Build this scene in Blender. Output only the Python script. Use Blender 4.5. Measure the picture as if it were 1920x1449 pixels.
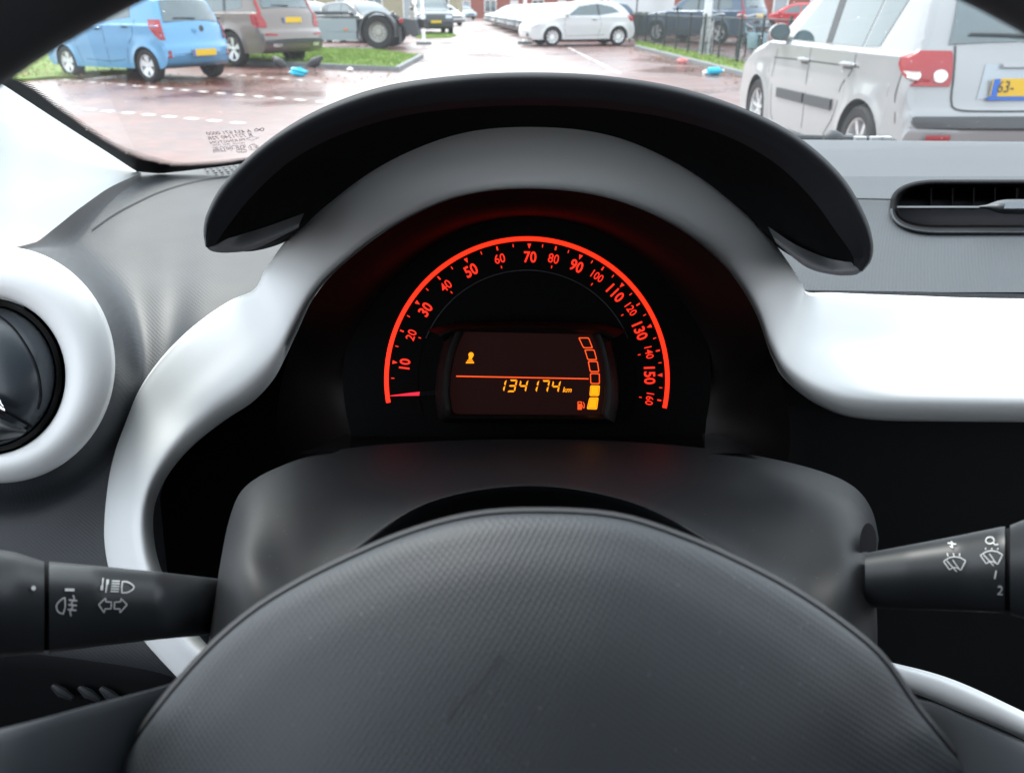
import bpy, bmesh, math, random
import numpy as np
from mathutils import Vector, Matrix
random.seed(7); rng = np.random.default_rng(7)
for o in list(bpy.data.objects): bpy.data.objects.remove(o)
SC = bpy.context.scene; COL = SC.collection

# ------------------------------------------------------------------ camera, world, sun, exposure
F, HY, H = 1450.0, 15.7, 1.233            # focal length in photo pixels, horizon row, eye height
TH = math.atan((724.5 - HY) / F)
cd = bpy.data.cameras.new('camera'); cam = bpy.data.objects.new('camera', cd); COL.objects.link(cam)
cam.location = (0, 0, H); cam.rotation_euler = (math.pi/2 - TH, 0, 0)
cd.sensor_width = 36.0; cd.lens = F / 1920 * 36; cd.clip_start = 0.02; cd.clip_end = 2000
cd.dof.use_dof = True; cd.dof.focus_distance = 0.47; cd.dof.aperture_fstop = 16.0
SC.camera = cam
w = bpy.data.worlds.new("World"); SC.world = w; w.use_nodes = True
nt = w.node_tree; bg = nt.nodes['Background']
sky = nt.nodes.new('ShaderNodeTexSky'); sky.sky_type = 'NISHITA'; sky.sun_disc = False
SUN_EL, SUN_AZ = math.radians(52), math.radians(-35)      # azimuth from +Y, negative = left
sky.sun_elevation = SUN_EL; sky.sun_rotation = SUN_AZ; sky.dust_density = 4; sky.air_density = 1.2
mx = nt.nodes.new('ShaderNodeMix'); mx.data_type = 'RGBA'; mx.inputs[0].default_value = 0.78
nt.links.new(sky.outputs[0], mx.inputs[6]); mx.inputs[7].default_value = (8.0, 8.6, 9.2, 1)
nt.links.new(mx.outputs[2], bg.inputs[0]); bg.inputs[1].default_value = 0.12
sd = bpy.data.lights.new('sun', 'SUN'); sd.energy = 1.1; sd.angle = math.radians(20); sd.color = (1, .97, .93)
so = bpy.data.objects.new('sun', sd); COL.objects.link(so)
sv = Vector((math.sin(SUN_AZ)*math.cos(SUN_EL), math.cos(SUN_AZ)*math.cos(SUN_EL), math.sin(SUN_EL)))
so.rotation_euler = sv.to_track_quat('Z', 'Y').to_euler(); so.location = (0, 0, 30)
vs = SC.view_settings; vs.view_transform = 'Standard'; vs.look = 'None'; vs.gamma = 1; vs.exposure = 1.72
SC.cycles.max_bounces = 8; SC.cycles.transparent_max_bounces = 12; SC.cycles.use_denoising = True
SC.cycles.sample_clamp_indirect = 6
SC.cycles.caustics_reflective = False; SC.cycles.caustics_refractive = False

# ------------------------------------------------------------------ helpers
CT, ST = math.cos(TH), math.sin(TH)
def V(x, y, d):                           # cabin frame (right, up, away from the driver) -> world
    return Vector((x, d*CT + y*ST, H - d*ST + y*CT))
def I(px, py, d): return V((px-960)/F*d, (724.5-py)/F*d, d)
def G(px, py, z=0.0):                     # where a sight line meets the level z
    v = V((px-960)/F, (724.5-py)/F, 1) - Vector((0, 0, H))
    t = (z-H)/v.z
    return Vector((v.x*t, v.y*t, z))
def tag(o, label=None, cat=None, group=None, kind=None):
    if label: o['label'] = label
    if cat: o['category'] = cat
    if group: o['group'] = group
    if kind: o['kind'] = kind
    return o
def empty(name, loc=(0, 0, 0), rz=0, parent=None):
    o = bpy.data.objects.new(name, None); COL.objects.link(o); o.location = loc; o.rotation_euler = (0, 0, rz)
    o.empty_display_size = .1
    if parent: o.parent = parent
    return o
class MB:
    def __init__(s): s.v = []; s.f = []; s.m = []
    def add(s, vs, fs, mi=0):
        n = len(s.v); s.v += [tuple(p) for p in vs]; s.f += [tuple(i+n for i in f) for f in fs]; s.m += [mi]*len(fs); return s
    def grid(s, rows, closed=False, mi=0, flip=False):
        r = len(rows); c = len(rows[0]); vs = [p for row in rows for p in row]; fs = []
        for i in range(r-1):
            for j in range(c if closed else c-1):
                k = (j+1) % c
                q = (i*c+j, i*c+k, (i+1)*c+k, (i+1)*c+j)
                fs.append(q[::-1] if flip else q)
        return s.add(vs, fs, mi)
    def box(s, c, d, rz=0, mi=0, M=None):
        cx, cy, cz = c; hx, hy, hz = d[0]/2, d[1]/2, d[2]/2; vs = []
        for sx in (-1, 1):
            for sy in (-1, 1):
                for sz in (-1, 1):
                    x, y = sx*hx, sy*hy
                    vs.append(Vector((cx+x*math.cos(rz)-y*math.sin(rz), cy+x*math.sin(rz)+y*math.cos(rz), cz+sz*hz)))
        if M: vs = [M @ p for p in vs]
        return s.add(vs, [(0, 1, 3, 2), (4, 6, 7, 5), (0, 4, 5, 1), (2, 3, 7, 6), (0, 2, 6, 4), (1, 5, 7, 3)], mi)
    def tube(s, pts, r, n=10, caps=True, mi=0):
        pts = [Vector(p) for p in pts]; rs = r if isinstance(r, (list, tuple)) else [r]*len(pts); rows = []
        up = Vector((0, 0, 1))
        for i, p in enumerate(pts):
            t = (pts[min(i+1, len(pts)-1)] - pts[max(i-1, 0)]).normalized()
            a = t.cross(up)
            if a.length < 1e-3: a = t.cross(Vector((1, 0, 0)))
            a.normalize(); b = t.cross(a)
            rows.append([p + (a*math.cos(2*math.pi*k/n) + b*math.sin(2*math.pi*k/n))*rs[i] for k in range(n)])
        s.grid(rows, True, mi)
        if caps:
            s.add(rows[0], [tuple(range(n))], mi); s.add(rows[-1], [tuple(range(n))[::-1]], mi)
        return s
    def lathe(s, prof, axis_o, ax, n=32, mi=0):
        ax = Vector(ax).normalized(); a = ax.cross(Vector((0, 0, 1)))
        if a.length < 1e-3: a = Vector((1, 0, 0))
        a.normalize(); b = ax.cross(a); o = Vector(axis_o)
        rows = [[o + ax*h + (a*math.cos(2*math.pi*k/n)+b*math.sin(2*math.pi*k/n))*r for k in range(n)] for r, h in prof]
        return s.grid(rows, True, mi)
    def build(s, name, mats, parent=None, smooth=True, merge=False, sub=0, bevel=0, autos=40, loc=None):
        me = bpy.data.meshes.new(name); me.from_pydata(s.v, [], s.f); me.validate()
        bm = bmesh.new(); bm.from_mesh(me)
        if len(bm.faces) == len(s.m):
            for f, mi in zip(bm.faces, s.m): f.material_index = mi
        if merge: bmesh.ops.remove_doubles(bm, verts=bm.verts, dist=1e-5)
        bmesh.ops.recalc_face_normals(bm, faces=bm.faces)
        if bevel:
            bmesh.ops.bevel(bm, geom=[e for e in bm.edges if e.is_manifold and e.calc_face_angle(0) > .6], offset=bevel, segments=2, affect='EDGES', profile=.6)
        for f in bm.faces: f.smooth = smooth
        if smooth:
            for e in bm.edges:
                if e.is_manifold and e.calc_face_angle(0) > math.radians(autos): e.smooth = False
        bm.to_mesh(me); bm.free()
        for m in (mats if isinstance(mats, (list, tuple)) else [mats]): me.materials.append(m)
        o = bpy.data.objects.new(name, me); COL.objects.link(o)
        if parent: o.parent = parent
        if loc is not None: o.location = loc
        if sub:
            md = o.modifiers.new('sub', 'SUBSURF'); md.levels = sub; md.render_levels = sub
        return o
def catmull(pts, k=8, closed=False):
    P = [np.array(p, float) for p in pts]; n = len(P); out = []
    rng_ = range(n if closed else n-1)
    for i in rng_:
        g = (lambda j: P[j % n]) if closed else (lambda j: P[min(max(j, 0), n-1)])
        p0, p1, p2, p3 = g(i-1), g(i), g(i+1), g(i+2)
        if not closed:
            if i == 0: p0 = 2*p1-p2
            if i == n-2: p3 = 2*p2-p1
        for s in range(k):
            t = s/k
            out.append(.5*((2*p1)+(-p0+p2)*t+(2*p0-5*p1+4*p2-p3)*t*t+(-p0+3*p1-3*p2+p3)*t**3))
    if not closed: out.append(P[-1])
    return out
def resample(pts, n, closed=False):
    P = np.array(pts, float)
    if closed: P = np.vstack([P, P[:1]])
    L = np.concatenate([[0], np.cumsum(np.linalg.norm(np.diff(P, axis=0), axis=1))])
    t = np.linspace(0, L[-1], n+1)[:-1] if closed else np.linspace(0, L[-1], n)
    return np.stack([np.interp(t, L, P[:, i]) for i in range(P.shape[1])], 1)
def loft(curves, n=60, m=6, closed=False, k=8, across_smooth=True):
    """curves of (px,py,d) points -> rows of world points"""
    C = [np.array(catmull(c, k)) for c in curves] if n is None else [resample(catmull(c, k, closed), n, closed) for c in curves]
    n = len(C[0])
    rows = []
    for j in range(n):
        col = [c[j] for c in C]
        rows.append(np.array(catmull(col, m) if across_smooth and len(col) > 2 else [col[0]*(1-t)+col[-1]*t for t in np.linspace(0, 1, m+1)] if len(col) == 2 else catmull(col, m)))
    R = np.array(rows).transpose(1, 0, 2)     # across, along, 3
    return [[I(*p) for p in row] for row in R]
def sheet(curves, name, mat, parent=None, n=60, m=6, closed=False, **kw):
    return MB().grid(loft(curves, n, m, closed), closed).build(name, mat, parent, **kw)
def interp(x, xs, ys): return float(np.interp(x, xs, ys))

# ------------------------------------------------------------------ materials
def nodes(m): return m.node_tree.nodes, m.node_tree.links
def mat(name, col, rough=.5, metal=0, spec=.5, coat=0, coat_r=.05, emit=None, es=1, noise=0, nscale=20, bump=0, bscale=200, bdist=.001, kind='noise', sheen=0, rvar=0):
    m = bpy.data.materials.new(name); m.use_nodes = True; N, L = nodes(m); b = N['Principled BSDF']
    b.inputs['Base Color'].default_value = (*col, 1); b.inputs['Roughness'].default_value = rough
    b.inputs['Metallic'].default_value = metal; b.inputs['Specular IOR Level'].default_value = spec
    b.inputs['Coat Weight'].default_value = coat; b.inputs['Coat Roughness'].default_value = coat_r
    if sheen: b.inputs['Sheen Weight'].default_value = sheen
    if emit: b.inputs['Emission Color'].default_value = (*emit, 1); b.inputs['Emission Strength'].default_value = es
    tc = N.new('ShaderNodeTexCoord')
    if noise:
        n = N.new('ShaderNodeTexNoise'); n.inputs['Scale'].default_value = nscale; n.inputs['Detail'].default_value = 6
        L.new(tc.outputs['Object'], n.inputs['Vector'])
        r = N.new('ShaderNodeMapRange'); r.inputs[3].default_value = 1-noise; r.inputs[4].default_value = 1+noise
        L.new(n.outputs[0], r.inputs[0])
        h = N.new('ShaderNodeMix'); h.data_type = 'RGBA'; h.blend_type = 'MULTIPLY'; h.inputs[0].default_value = 1
        h.inputs[6].default_value = (*col, 1); L.new(r.outputs[0], h.inputs[7]); L.new(h.outputs[2], b.inputs['Base Color'])
    if rvar:
        n2 = N.new('ShaderNodeTexNoise'); n2.inputs['Scale'].default_value = nscale*.7; n2.inputs['Detail'].default_value = 4
        L.new(tc.outputs['Object'], n2.inputs['Vector'])
        r2 = N.new('ShaderNodeMapRange'); r2.inputs[1].default_value = .3; r2.inputs[2].default_value = .7; r2.inputs[3].default_value = rough-rvar; r2.inputs[4].default_value = rough+rvar
        L.new(n2.outputs[0], r2.inputs[0]); L.new(r2.outputs[0], b.inputs['Roughness'])
    if bump:
        if kind == 'cell':
            t = N.new('ShaderNodeTexVoronoi'); t.feature = 'F1'; t.voronoi_dimensions = '2D'; t.inputs['Scale'].default_value = bscale; t.inputs['Randomness'].default_value = .12; o = t.outputs['Distance']
        else:
            t = N.new('ShaderNodeTexNoise'); t.inputs['Scale'].default_value = bscale; t.inputs['Detail'].default_value = 3; o = t.outputs[0]
        if kind == 'cell':      # moulded grain laid in the plane of the cabin's panels
            mp = N.new('ShaderNodeMapping'); mp.inputs['Rotation'].default_value = (-(math.pi/2-TH), 0, 0); L.new(tc.outputs['Object'], mp.inputs[0])
            m2 = N.new('ShaderNodeMapping'); m2.inputs['Rotation'].default_value = (0, 0, .6); L.new(mp.outputs[0], m2.inputs[0]); L.new(m2.outputs[0], t.inputs['Vector'])
        else: L.new(tc.outputs['Object'], t.inputs['Vector'])
        bp = N.new('ShaderNodeBump'); bp.inputs['Strength'].default_value = bump; bp.inputs['Distance'].default_value = bdist
        L.new(o, bp.inputs['Height']); L.new(bp.outputs[0], b.inputs['Normal'])
    return m
def add_specks(m, amount=.5, scale=900, col=(.5, .5, .5), th=.06):
    """grains of dust: tiny pale spots lying on the plastic"""
    N, L = nodes(m); b = N['Principled BSDF']; tc = N.new('ShaderNodeTexCoord')
    v = N.new('ShaderNodeTexVoronoi'); v.inputs['Scale'].default_value = scale; L.new(tc.outputs['Object'], v.inputs['Vector'])
    c = N.new('ShaderNodeMath'); c.operation = 'LESS_THAN'; c.inputs[1].default_value = th; L.new(v.outputs['Distance'], c.inputs[0])
    mxn = N.new('ShaderNodeMix'); mxn.data_type = 'RGBA'; mxn.inputs[7].default_value = (*col, 1)
    mm = N.new('ShaderNodeMath'); mm.operation = 'MULTIPLY'; mm.inputs[1].default_value = amount; L.new(c.outputs[0], mm.inputs[0]); L.new(mm.outputs[0], mxn.inputs[0])
    src = b.inputs['Base Color']
    if src.is_linked: L.new(src.links[0].from_socket, mxn.inputs[6])
    else: mxn.inputs[6].default_value = src.default_value
    L.new(mxn.outputs[2], b.inputs['Base Color'])
    return m
M = {}
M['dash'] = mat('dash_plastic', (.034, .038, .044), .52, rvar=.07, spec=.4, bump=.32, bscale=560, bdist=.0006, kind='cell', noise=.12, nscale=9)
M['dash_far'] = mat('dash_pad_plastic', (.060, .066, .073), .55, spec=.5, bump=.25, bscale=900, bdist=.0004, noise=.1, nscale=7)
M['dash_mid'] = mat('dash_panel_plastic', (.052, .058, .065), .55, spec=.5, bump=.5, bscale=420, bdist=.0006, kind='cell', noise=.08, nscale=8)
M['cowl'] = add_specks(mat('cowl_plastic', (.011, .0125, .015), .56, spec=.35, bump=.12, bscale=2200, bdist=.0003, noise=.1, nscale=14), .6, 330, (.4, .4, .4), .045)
M['hub'] = add_specks(mat('hub_cover_plastic', (.046, .054, .063), .55, spec=.42, bump=.5, bscale=760, bdist=.0004, kind='cell', noise=.1, nscale=18), .5, 260, (.3, .32, .35), .05)
M['rim'] = mat('rim_leather', (.05, .053, .058), .55, spec=.25, bump=.2, bscale=900, bdist=.0004)
M['spoke'] = mat('spoke_plastic', (.034, .040, .047), .5, spec=.35, noise=.08, nscale=12)
M['visor'] = mat('visor_plastic', (.026, .029, .034), .65, spec=.15, bump=.12, bscale=1500, bdist=.0003, noise=.1, nscale=10)
M['visor_felt'] = mat('visor_lining', (.009, .0094, .010), .9, spec=.04, noise=.35, nscale=160)
M['tip'] = mat('visor_tip_grey', (.22, .23, .24), .5, spec=.4)  # paler than the visor: light caught by the tips is put into the colour
M['felt_tip'] = mat('visor_end_lining', (.012, .0127, .0133), .8, spec=.2, noise=.35, nscale=160, sheen=.2)
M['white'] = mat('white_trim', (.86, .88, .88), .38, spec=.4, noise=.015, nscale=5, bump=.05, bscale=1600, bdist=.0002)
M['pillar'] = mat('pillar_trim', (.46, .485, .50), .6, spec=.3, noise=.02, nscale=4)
M['black'] = mat('black_plastic', (.004, .004, .005), .7, spec=.10, noise=.15, nscale=20)
M['gloss'] = mat('gloss_black', (.006, .006, .007), .12, spec=.35)
M['shroud'] = mat('shroud_black', (.006, .004, .004), .5, spec=.12)
M['face'] = mat('dial_black', (.002, .002, .0023), .6, spec=.06)
M['stalk'] = mat('stalk_plastic', (.028, .032, .036), .4, spec=.5, bump=.08, bscale=1800, bdist=.0002)
M['print'] = mat('white_print', (.72, .74, .74), .6)
M['dot'] = mat('hole_black', (.01, .01, .012), .8, spec=.1)
M['chrome'] = mat('chrome', (.7, .72, .74), .15, metal=1)
M['red_e'] = mat('dial_red_light', (.1, .01, .0), .5, emit=(1, .020, .004), es=.62)
M['num_e'] = mat('numeral_red_light', (.1, .01, .0), .5, emit=(1, .026, .010), es=.42)
M['needle_e'] = mat('needle_light', (.1, .01, .0), .5, emit=(1, .015, .05), es=.4)
M['amber_e'] = mat('lcd_amber_light', (.1, .05, .0), .5, emit=(1, .31, .003), es=.5)
M['orange_e'] = mat('lcd_orange_light', (.1, .05, .0), .5, emit=(1, .08, .012), es=.4)
M['lcd'] = mat('lcd_glass', (.004, .002, .002), .5, spec=.04, emit=(.0035, .0011, .0011), es=1.0)
M['frit'] = mat('frit_black', (.008, .008, .009), .5, spec=.2)
M['rubber'] = mat('tyre_rubber', (.022, .022, .023), .75, spec=.3, bump=.3, bscale=60, bdist=.004)
M['well'] = mat('underbody', (.015, .015, .016), .9)
M['alloy'] = mat('alloy', (.62, .63, .64), .35, metal=.5, noise=.1, nscale=15)
M['cglass'] = mat('car_glass', (.035, .065, .075), .04, metal=0, spec=.8, coat=.5, coat_r=.02, noise=.5, nscale=3)
M['cglass'].node_tree.nodes['Principled BSDF'].inputs['IOR'].default_value = 1.6
M['dark_trim'] = mat('dark_trim', (.05, .055, .06), .6, noise=.1)
M['seam'] = mat('seam', (.02, .02, .022), .8)
M['red_lens'] = mat('red_lens', (.30, .006, .009), .2, coat=.25)
M['clear_lens'] = mat('clear_lens', (.7, .68, .66), .12, coat=.8, noise=.3, nscale=60)
M['amber_lens'] = mat('amber_lens', (.8, .22, .03), .2, coat=.5)
M['head_lens'] = mat('headlamp_lens', (.45, .5, .55), .08, coat=1, noise=.5, nscale=30)
M['plate'] = mat('plate_yellow', (.66, .41, .003), .45)
M['plate_blue'] = mat('plate_blue', (.01, .12, .5), .45)
M['ink'] = mat('plate_ink', (.02, .02, .02), .5)
def paint(name, c, rough=.25, metal=.3, n=.03): return mat(name, c, rough, metal=metal, coat=.7, coat_r=.06, noise=n, nscale=3)
M['dash'] = add_specks(M['dash'], .45, 240, (.35, .36, .37), .03); M['visor'] = add_specks(M['visor'], .4, 300, (.2, .2, .2), .03)
M['p_silver'] = paint('paint_silver', (.29, .295, .30), .32, .15)
M['p_blue'] = paint('paint_light_blue', (.085, .27, .47), .3, .15)
M['p_taupe'] = paint('paint_taupe', (.15, .122, .11), .3, .25)
M['p_white'] = paint('paint_white', (.62, .63, .64), .3, 0)
M['p_grey'] = paint('paint_grey', (.28, .31, .34), .3, .25)
M['p_dark'] = paint('paint_dark', (.03, .036, .045), .3, .1)
M['p_red'] = paint('paint_red', (.45, .02, .03), .3, .1)
M['p_ltblue'] = paint('paint_pale_blue', (.34, .44, .52), .3, .2)
M['p_navy'] = paint('paint_navy', (.04, .075, .12), .3, .2)

# wet red clay pavers laid in short rows, with puddled sheen
def ground_mat():
    m = bpy.data.materials.new('wet_pavers'); m.use_nodes = True; N, L = nodes(m); b = N['Principled BSDF']
    tc = N.new('ShaderNodeTexCoord'); mp = N.new('ShaderNodeMapping'); mp.inputs['Rotation'].default_value = (0, 0, .5)
    L.new(tc.outputs['Object'], mp.inputs[0])
    br = N.new('ShaderNodeTexBrick'); br.inputs['Scale'].default_value = 1; br.inputs['Brick Width'].default_value = .21; br.inputs['Row Height'].default_value = .09
    br.inputs['Mortar Size'].default_value = .005; br.inputs['Color1'].default_value = (.075, .020, .014, 1); br.inputs['Color2'].default_value = (.135, .038, .026, 1)
    br.inputs['Mortar'].default_value = (.09, .06, .05, 1); L.new(mp.outputs[0], br.inputs[0])
    n1 = N.new('ShaderNodeTexNoise'); n1.inputs['Scale'].default_value = .35; n1.inputs['Detail'].default_value = 8; L.new(tc.outputs['Object'], n1.inputs['Vector'])
    # sky glare on the wet aisle painted in as a paler strip, patchy
    sx = N.new('ShaderNodeSeparateXYZ'); L.new(tc.outputs['Object'], sx.inputs[0])
    ab = N.new('ShaderNodeMath'); ab.operation = 'MULTIPLY_ADD'; ab.inputs[1].default_value = .055; ab.inputs[2].default_value = 0.0; L.new(sx.outputs[1], ab.inputs[0])
    ad = N.new('ShaderNodeMath'); ad.operation = 'ADD'; L.new(sx.outputs[0], ad.inputs[0]); L.new(ab.outputs[0], ad.inputs[1])
    a2 = N.new('ShaderNodeMath'); a2.operation = 'SUBTRACT'; a2.inputs[1].default_value = .35; L.new(ad.outputs[0], a2.inputs[0])
    a3 = N.new('ShaderNodeMath'); a3.operation = 'ABSOLUTE'; L.new(a2.outputs[0], a3.inputs[0])
    mr = N.new('ShaderNodeMapRange'); mr.inputs[1].default_value = 3.0; mr.inputs[2].default_value = .8; L.new(a3.outputs[0], mr.inputs[0])
    ml = N.new('ShaderNodeMath'); ml.operation = 'MULTIPLY'; L.new(mr.outputs[0], ml.inputs[0])
    r1 = N.new('ShaderNodeMapRange'); r1.inputs[1].default_value = .3; r1.inputs[2].default_value = .6; L.new(n1.outputs[0], r1.inputs[0]); L.new(r1.outputs[0], ml.inputs[1])
    c1 = N.new('ShaderNodeMix'); c1.data_type = 'RGBA'; c1.inputs[7].default_value = (.36, .30, .28, 1); L.new(ml.outputs[0], c1.inputs[0]); L.new(br.outputs[0], c1.inputs[6])
    c2 = N.new('ShaderNodeMix'); c2.data_type = 'RGBA'; c2.blend_type = 'MULTIPLY'; c2.inputs[0].default_value = 1
    r2 = N.new('ShaderNodeMapRange'); r2.inputs[3].default_value = .7; r2.inputs[4].default_value = 1.35
    n2 = N.new('ShaderNodeTexNoise'); n2.inputs['Scale'].default_value = 1.7; n2.inputs['Detail'].default_value = 7; L.new(tc.outputs['Object'], n2.inputs['Vector'])
    L.new(n2.outputs[0], r2.inputs[0]); L.new(c1.outputs[2], c2.inputs[6]); L.new(r2.outputs[0], c2.inputs[7]); L.new(c2.outputs[2], b.inputs['Base Color'])
    r3 = N.new('ShaderNodeMapRange'); r3.inputs[1].default_value = .38; r3.inputs[2].default_value = .62; r3.inputs[3].default_value = .16; r3.inputs[4].default_value = .5
    L.new(n1.outputs[0], r3.inputs[0]); L.new(r3.outputs[0], b.inputs['Roughness']); b.inputs['Specular IOR Level'].default_value = .6
    bp = N.new('ShaderNodeBump'); bp.inputs['Strength'].default_value = .35; bp.inputs['Distance'].default_value = .004; L.new(br.outputs['Fac'], bp.inputs['Height']); bp.invert = True
    n3 = N.new('ShaderNodeTexNoise'); n3.inputs['Scale'].default_value = 14; L.new(tc.outputs['Object'], n3.inputs['Vector'])
    bp2 = N.new('ShaderNodeBump'); bp2.inputs['Strength'].default_value = .3; bp2.inputs['Distance'].default_value = .01; L.new(n3.outputs[0], bp2.inputs['Height']); L.new(bp.outputs[0], bp2.inputs['Normal'])
    L.new(bp2.outputs[0], b.inputs['Normal'])
    return m
M['ground'] = ground_mat()
M['grass'] = mat('grass', (.13, .20, .03), .9, noise=.55, nscale=3, bump=.8, bscale=30, bdist=.04)
M['blade'] = mat('grass_blades', (.16, .25, .035), .8, noise=.5, nscale=2)
M['kerb'] = mat('kerb_concrete', (.17, .18, .185), .7, noise=.3, nscale=6)
M['line'] = mat('white_pavers', (.62, .60, .56), .5, noise=.25, nscale=8)
M['iron'] = mat('black_iron', (.02, .028, .028), .5)
M['brickwall'] = mat('house_brick', (.28, .10, .08), .8, noise=.25, nscale=6)
M['beige'] = mat('beige_render', (.32, .29, .20), .8, noise=.2, nscale=3)
M['wframe'] = mat('white_frame', (.75, .75, .74), .5)
M['bark'] = mat('mossy_bark', (.10, .13, .05), .9, noise=.5, nscale=5, bump=.8, bscale=12, bdist=.05)
M['leaf'] = mat('leaf_litter', (.30, .15, .05), .7, noise=.5, nscale=9)
M['postw'] = mat('post_white', (.78, .77, .75), .5, noise=.06, nscale=4)
M['roof'] = mat('roof_tile', (.12, .07, .06), .8, noise=.2)
M['cyan'] = mat('cyan_plastic', (.0, .42, .62), .3)
M['pink'] = mat('pink_paper', (.75, .25, .25), .6)
M['feather'] = mat('black_feathers', (.018, .018, .022), .6)
M['olive'] = mat('olive_leaves', (.07, .10, .035), .8, noise=.6, nscale=6)

# ================================================================== SETTING
def flat(name, pts, m, z, kind='structure', thick=0, sub=None):
    b = MB(); n = len(pts); top = [Vector((p[0], p[1], z)) for p in pts]
    b.add(top, [tuple(range(n))])
    if thick:
        bot = [Vector((p[0], p[1], z-thick)) for p in pts]
        for i in range(n):
            j = (i+1) % n; b.add([top[i], top[j], bot[j], bot[i]], [(0, 1, 2, 3)])
    o = b.build(name, m, smooth=False, merge=True)
    if kind: o['kind'] = kind
    return o
flat('ground', [(-300, -60), (300, -60), (300, 400), (-300, 400)], M['ground'], 0)

def kerbline(name, pts, label, width=.13, h=.10):
    b = MB(); pts = [Vector((p[0], p[1], 0)) for p in pts]; rows = []
    for i, p in enumerate(pts):
        t = (pts[min(i+1, len(pts)-1)]-pts[max(i-1, 0)]).normalized(); nrm = Vector((-t.y, t.x, 0))*width/2
        rows.append([p-nrm+Vector((0, 0, -.02)), p-nrm+Vector((0, 0, h-.01)), p-nrm*.8+Vector((0, 0, h)), p+nrm*.8+Vector((0, 0, h)), p+nrm+Vector((0, 0, h-.01)), p+nrm+Vector((0, 0, -.02))])
    b.grid(rows); b.add(rows[0], [tuple(range(6))]); b.add(rows[-1], [tuple(range(6))])
    o = b.build(name, M['kerb'], smooth=False); o['kind'] = 'structure'
    return o
def inside(x, y, poly):
    c = False; n = len(poly)
    for i in range(n):
        x1, y1 = poly[i][:2]; x2, y2 = poly[i-1][:2]
        if (y1 > y) != (y2 > y) and x < (x2-x1)*(y-y1)/(y2-y1)+x1: c = not c
    return c
def lawn(poly, z, dens):
    g = flat('lawn', poly, M['grass'], z, thick=z+.01)
    xs = [p[0] for p in poly]; ys = [p[1] for p in poly]; b = MB(); n = 0
    for _ in range(dens):
        x = random.uniform(min(xs), max(xs)); y = random.uniform(min(ys), max(ys))
        if not inside(x, y, poly): continue
        a = random.uniform(0, math.pi); h = random.uniform(.03, .08); wd = .012
        dx, dy = math.cos(a)*wd, math.sin(a)*wd; lx, ly = random.uniform(-.03, .03), random.uniform(-.03, .03)
        b.add([(x-dx, y-dy, z), (x+dx, y+dy, z), (x+lx, y+ly, z+h)], [(0, 1, 2)])
    t = b.build('grass_tufts', M['blade'], smooth=False)
    tag(t, 'short green grass growing on the lawn', 'grass', kind='stuff')
isl = [G(560, 125), G(743, 134), G(788, 109), G(693, 97), G(574, 95), G(450, 98), G(330, 112), G(430, 122)]
lawn([(p.x, p.y) for p in isl], .07, 14000)
kerbline('kerb', [G(455, 122), G(560, 126), G(744, 135), G(790, 109)], '')
left = [G(-60, 160), G(60, 152), G(140, 146), G(262, 136), G(320, 128), G(330, 60), G(-60, 60)]
lawn([(p.x, p.y) for p in left], .05, 16000)
sm_ = [G(780, 73), G(845, 72), G(856, 68), G(838, 63), G(780, 62)]
lawn([(p.x, p.y) for p in sm_], .05, 3000)
k0, k1 = G(1192, 91), G(1410, 148)
kd = (k1-k0); k2 = k1+kd*.9; k00 = k0-kd*.15
f0, f1 = G(1180, 80), G(1405, 129); fd = f1-f0; f2 = f1+fd*.9; f00 = f0-fd*.0
lawn([(p.x, p.y) for p in (k0, k2, f2+Vector((.25, 0, 0)), f0+Vector((.25, 0, 0)))], .08, 9000)
kerbline('kerb', [k0, k0.lerp(k1, .5), k1, k2], '')

def dash_line(a, b_, label, L=.21, gap=.21, wd=.10):
    d = b_-a; n = int(d.length/(L+gap)); d.normalize(); nr = Vector((-d.y, d.x, 0))*wd/2; b = MB()
    for i in range(n):
        if random.random() < .06: continue
        p = a+d*(i*(L+gap)); q = p+d*L
        b.add([p-nr+Vector((0, 0, .004)), q-nr+Vector((0, 0, .004)), q+nr+Vector((0, 0, .004)), p+nr+Vector((0, 0, .004))], [(0, 1, 2, 3)])
    o = b.build('parking_line', M['line'], smooth=False); o['kind'] = 'structure'; o['label'] = label
dash_line(G(118, 150), G(760, 205), 'broken line of white pavers running behind the blue hatchback', .22, .24, .11)
dash_line(G(60, 196), G(520, 238), 'nearest broken line of white pavers above the windscreen printing', .2, .2, .11)
dash_line(G(425, 140), G(640, 157), 'broken line of white pavers beside the blue litter', .2, .26, .10)
dash_line(G(1066, 90), G(1165, 140), 'broken line of white pavers running from the silver hatchback', .21, .12, .09)

# fallen leaves: uncountable litter along kerbs
b = MB()
def leafat(x, y, z=.01, s=None):
    s = s or random.uniform(.02, .05); a = random.uniform(0, 6.28); tz = random.uniform(0, .02)
    c, n_ = math.cos(a)*s, math.sin(a)*s
    b.add([(x-c, y-n_, z), (x+n_*.5, y-c*.5, z+tz), (x+c, y+n_, z+.003), (x-n_*.5, y+c*.5, z+tz*.6)], [(0, 1, 2, 3)])
for _ in range(420):
    t = random.random()**.8*1.3; p = k0+kd*t; leafat(p.x-abs(random.gauss(.1, .5)), p.y+random.uniform(-1, 1))
for _ in range(380):
    q = G(random.uniform(20, 760), random.gauss(150, 9)); leafat(q.x, q.y, .012)
for _ in range(300):
    q = G(random.uniform(20, 240), random.uniform(120, 152)); leafat(q.x, q.y, .07, random.uniform(.03, .06))
for _ in range(160):
    t = random.random(); p = k0+kd*t; leafat(p.x+random.uniform(.1, .7), p.y, .11)
tag(b.build('fallen_leaves', M['leaf'], smooth=False), 'brown autumn leaves scattered over wet red paving and kerbs', 'leaves', kind='stuff')

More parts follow.
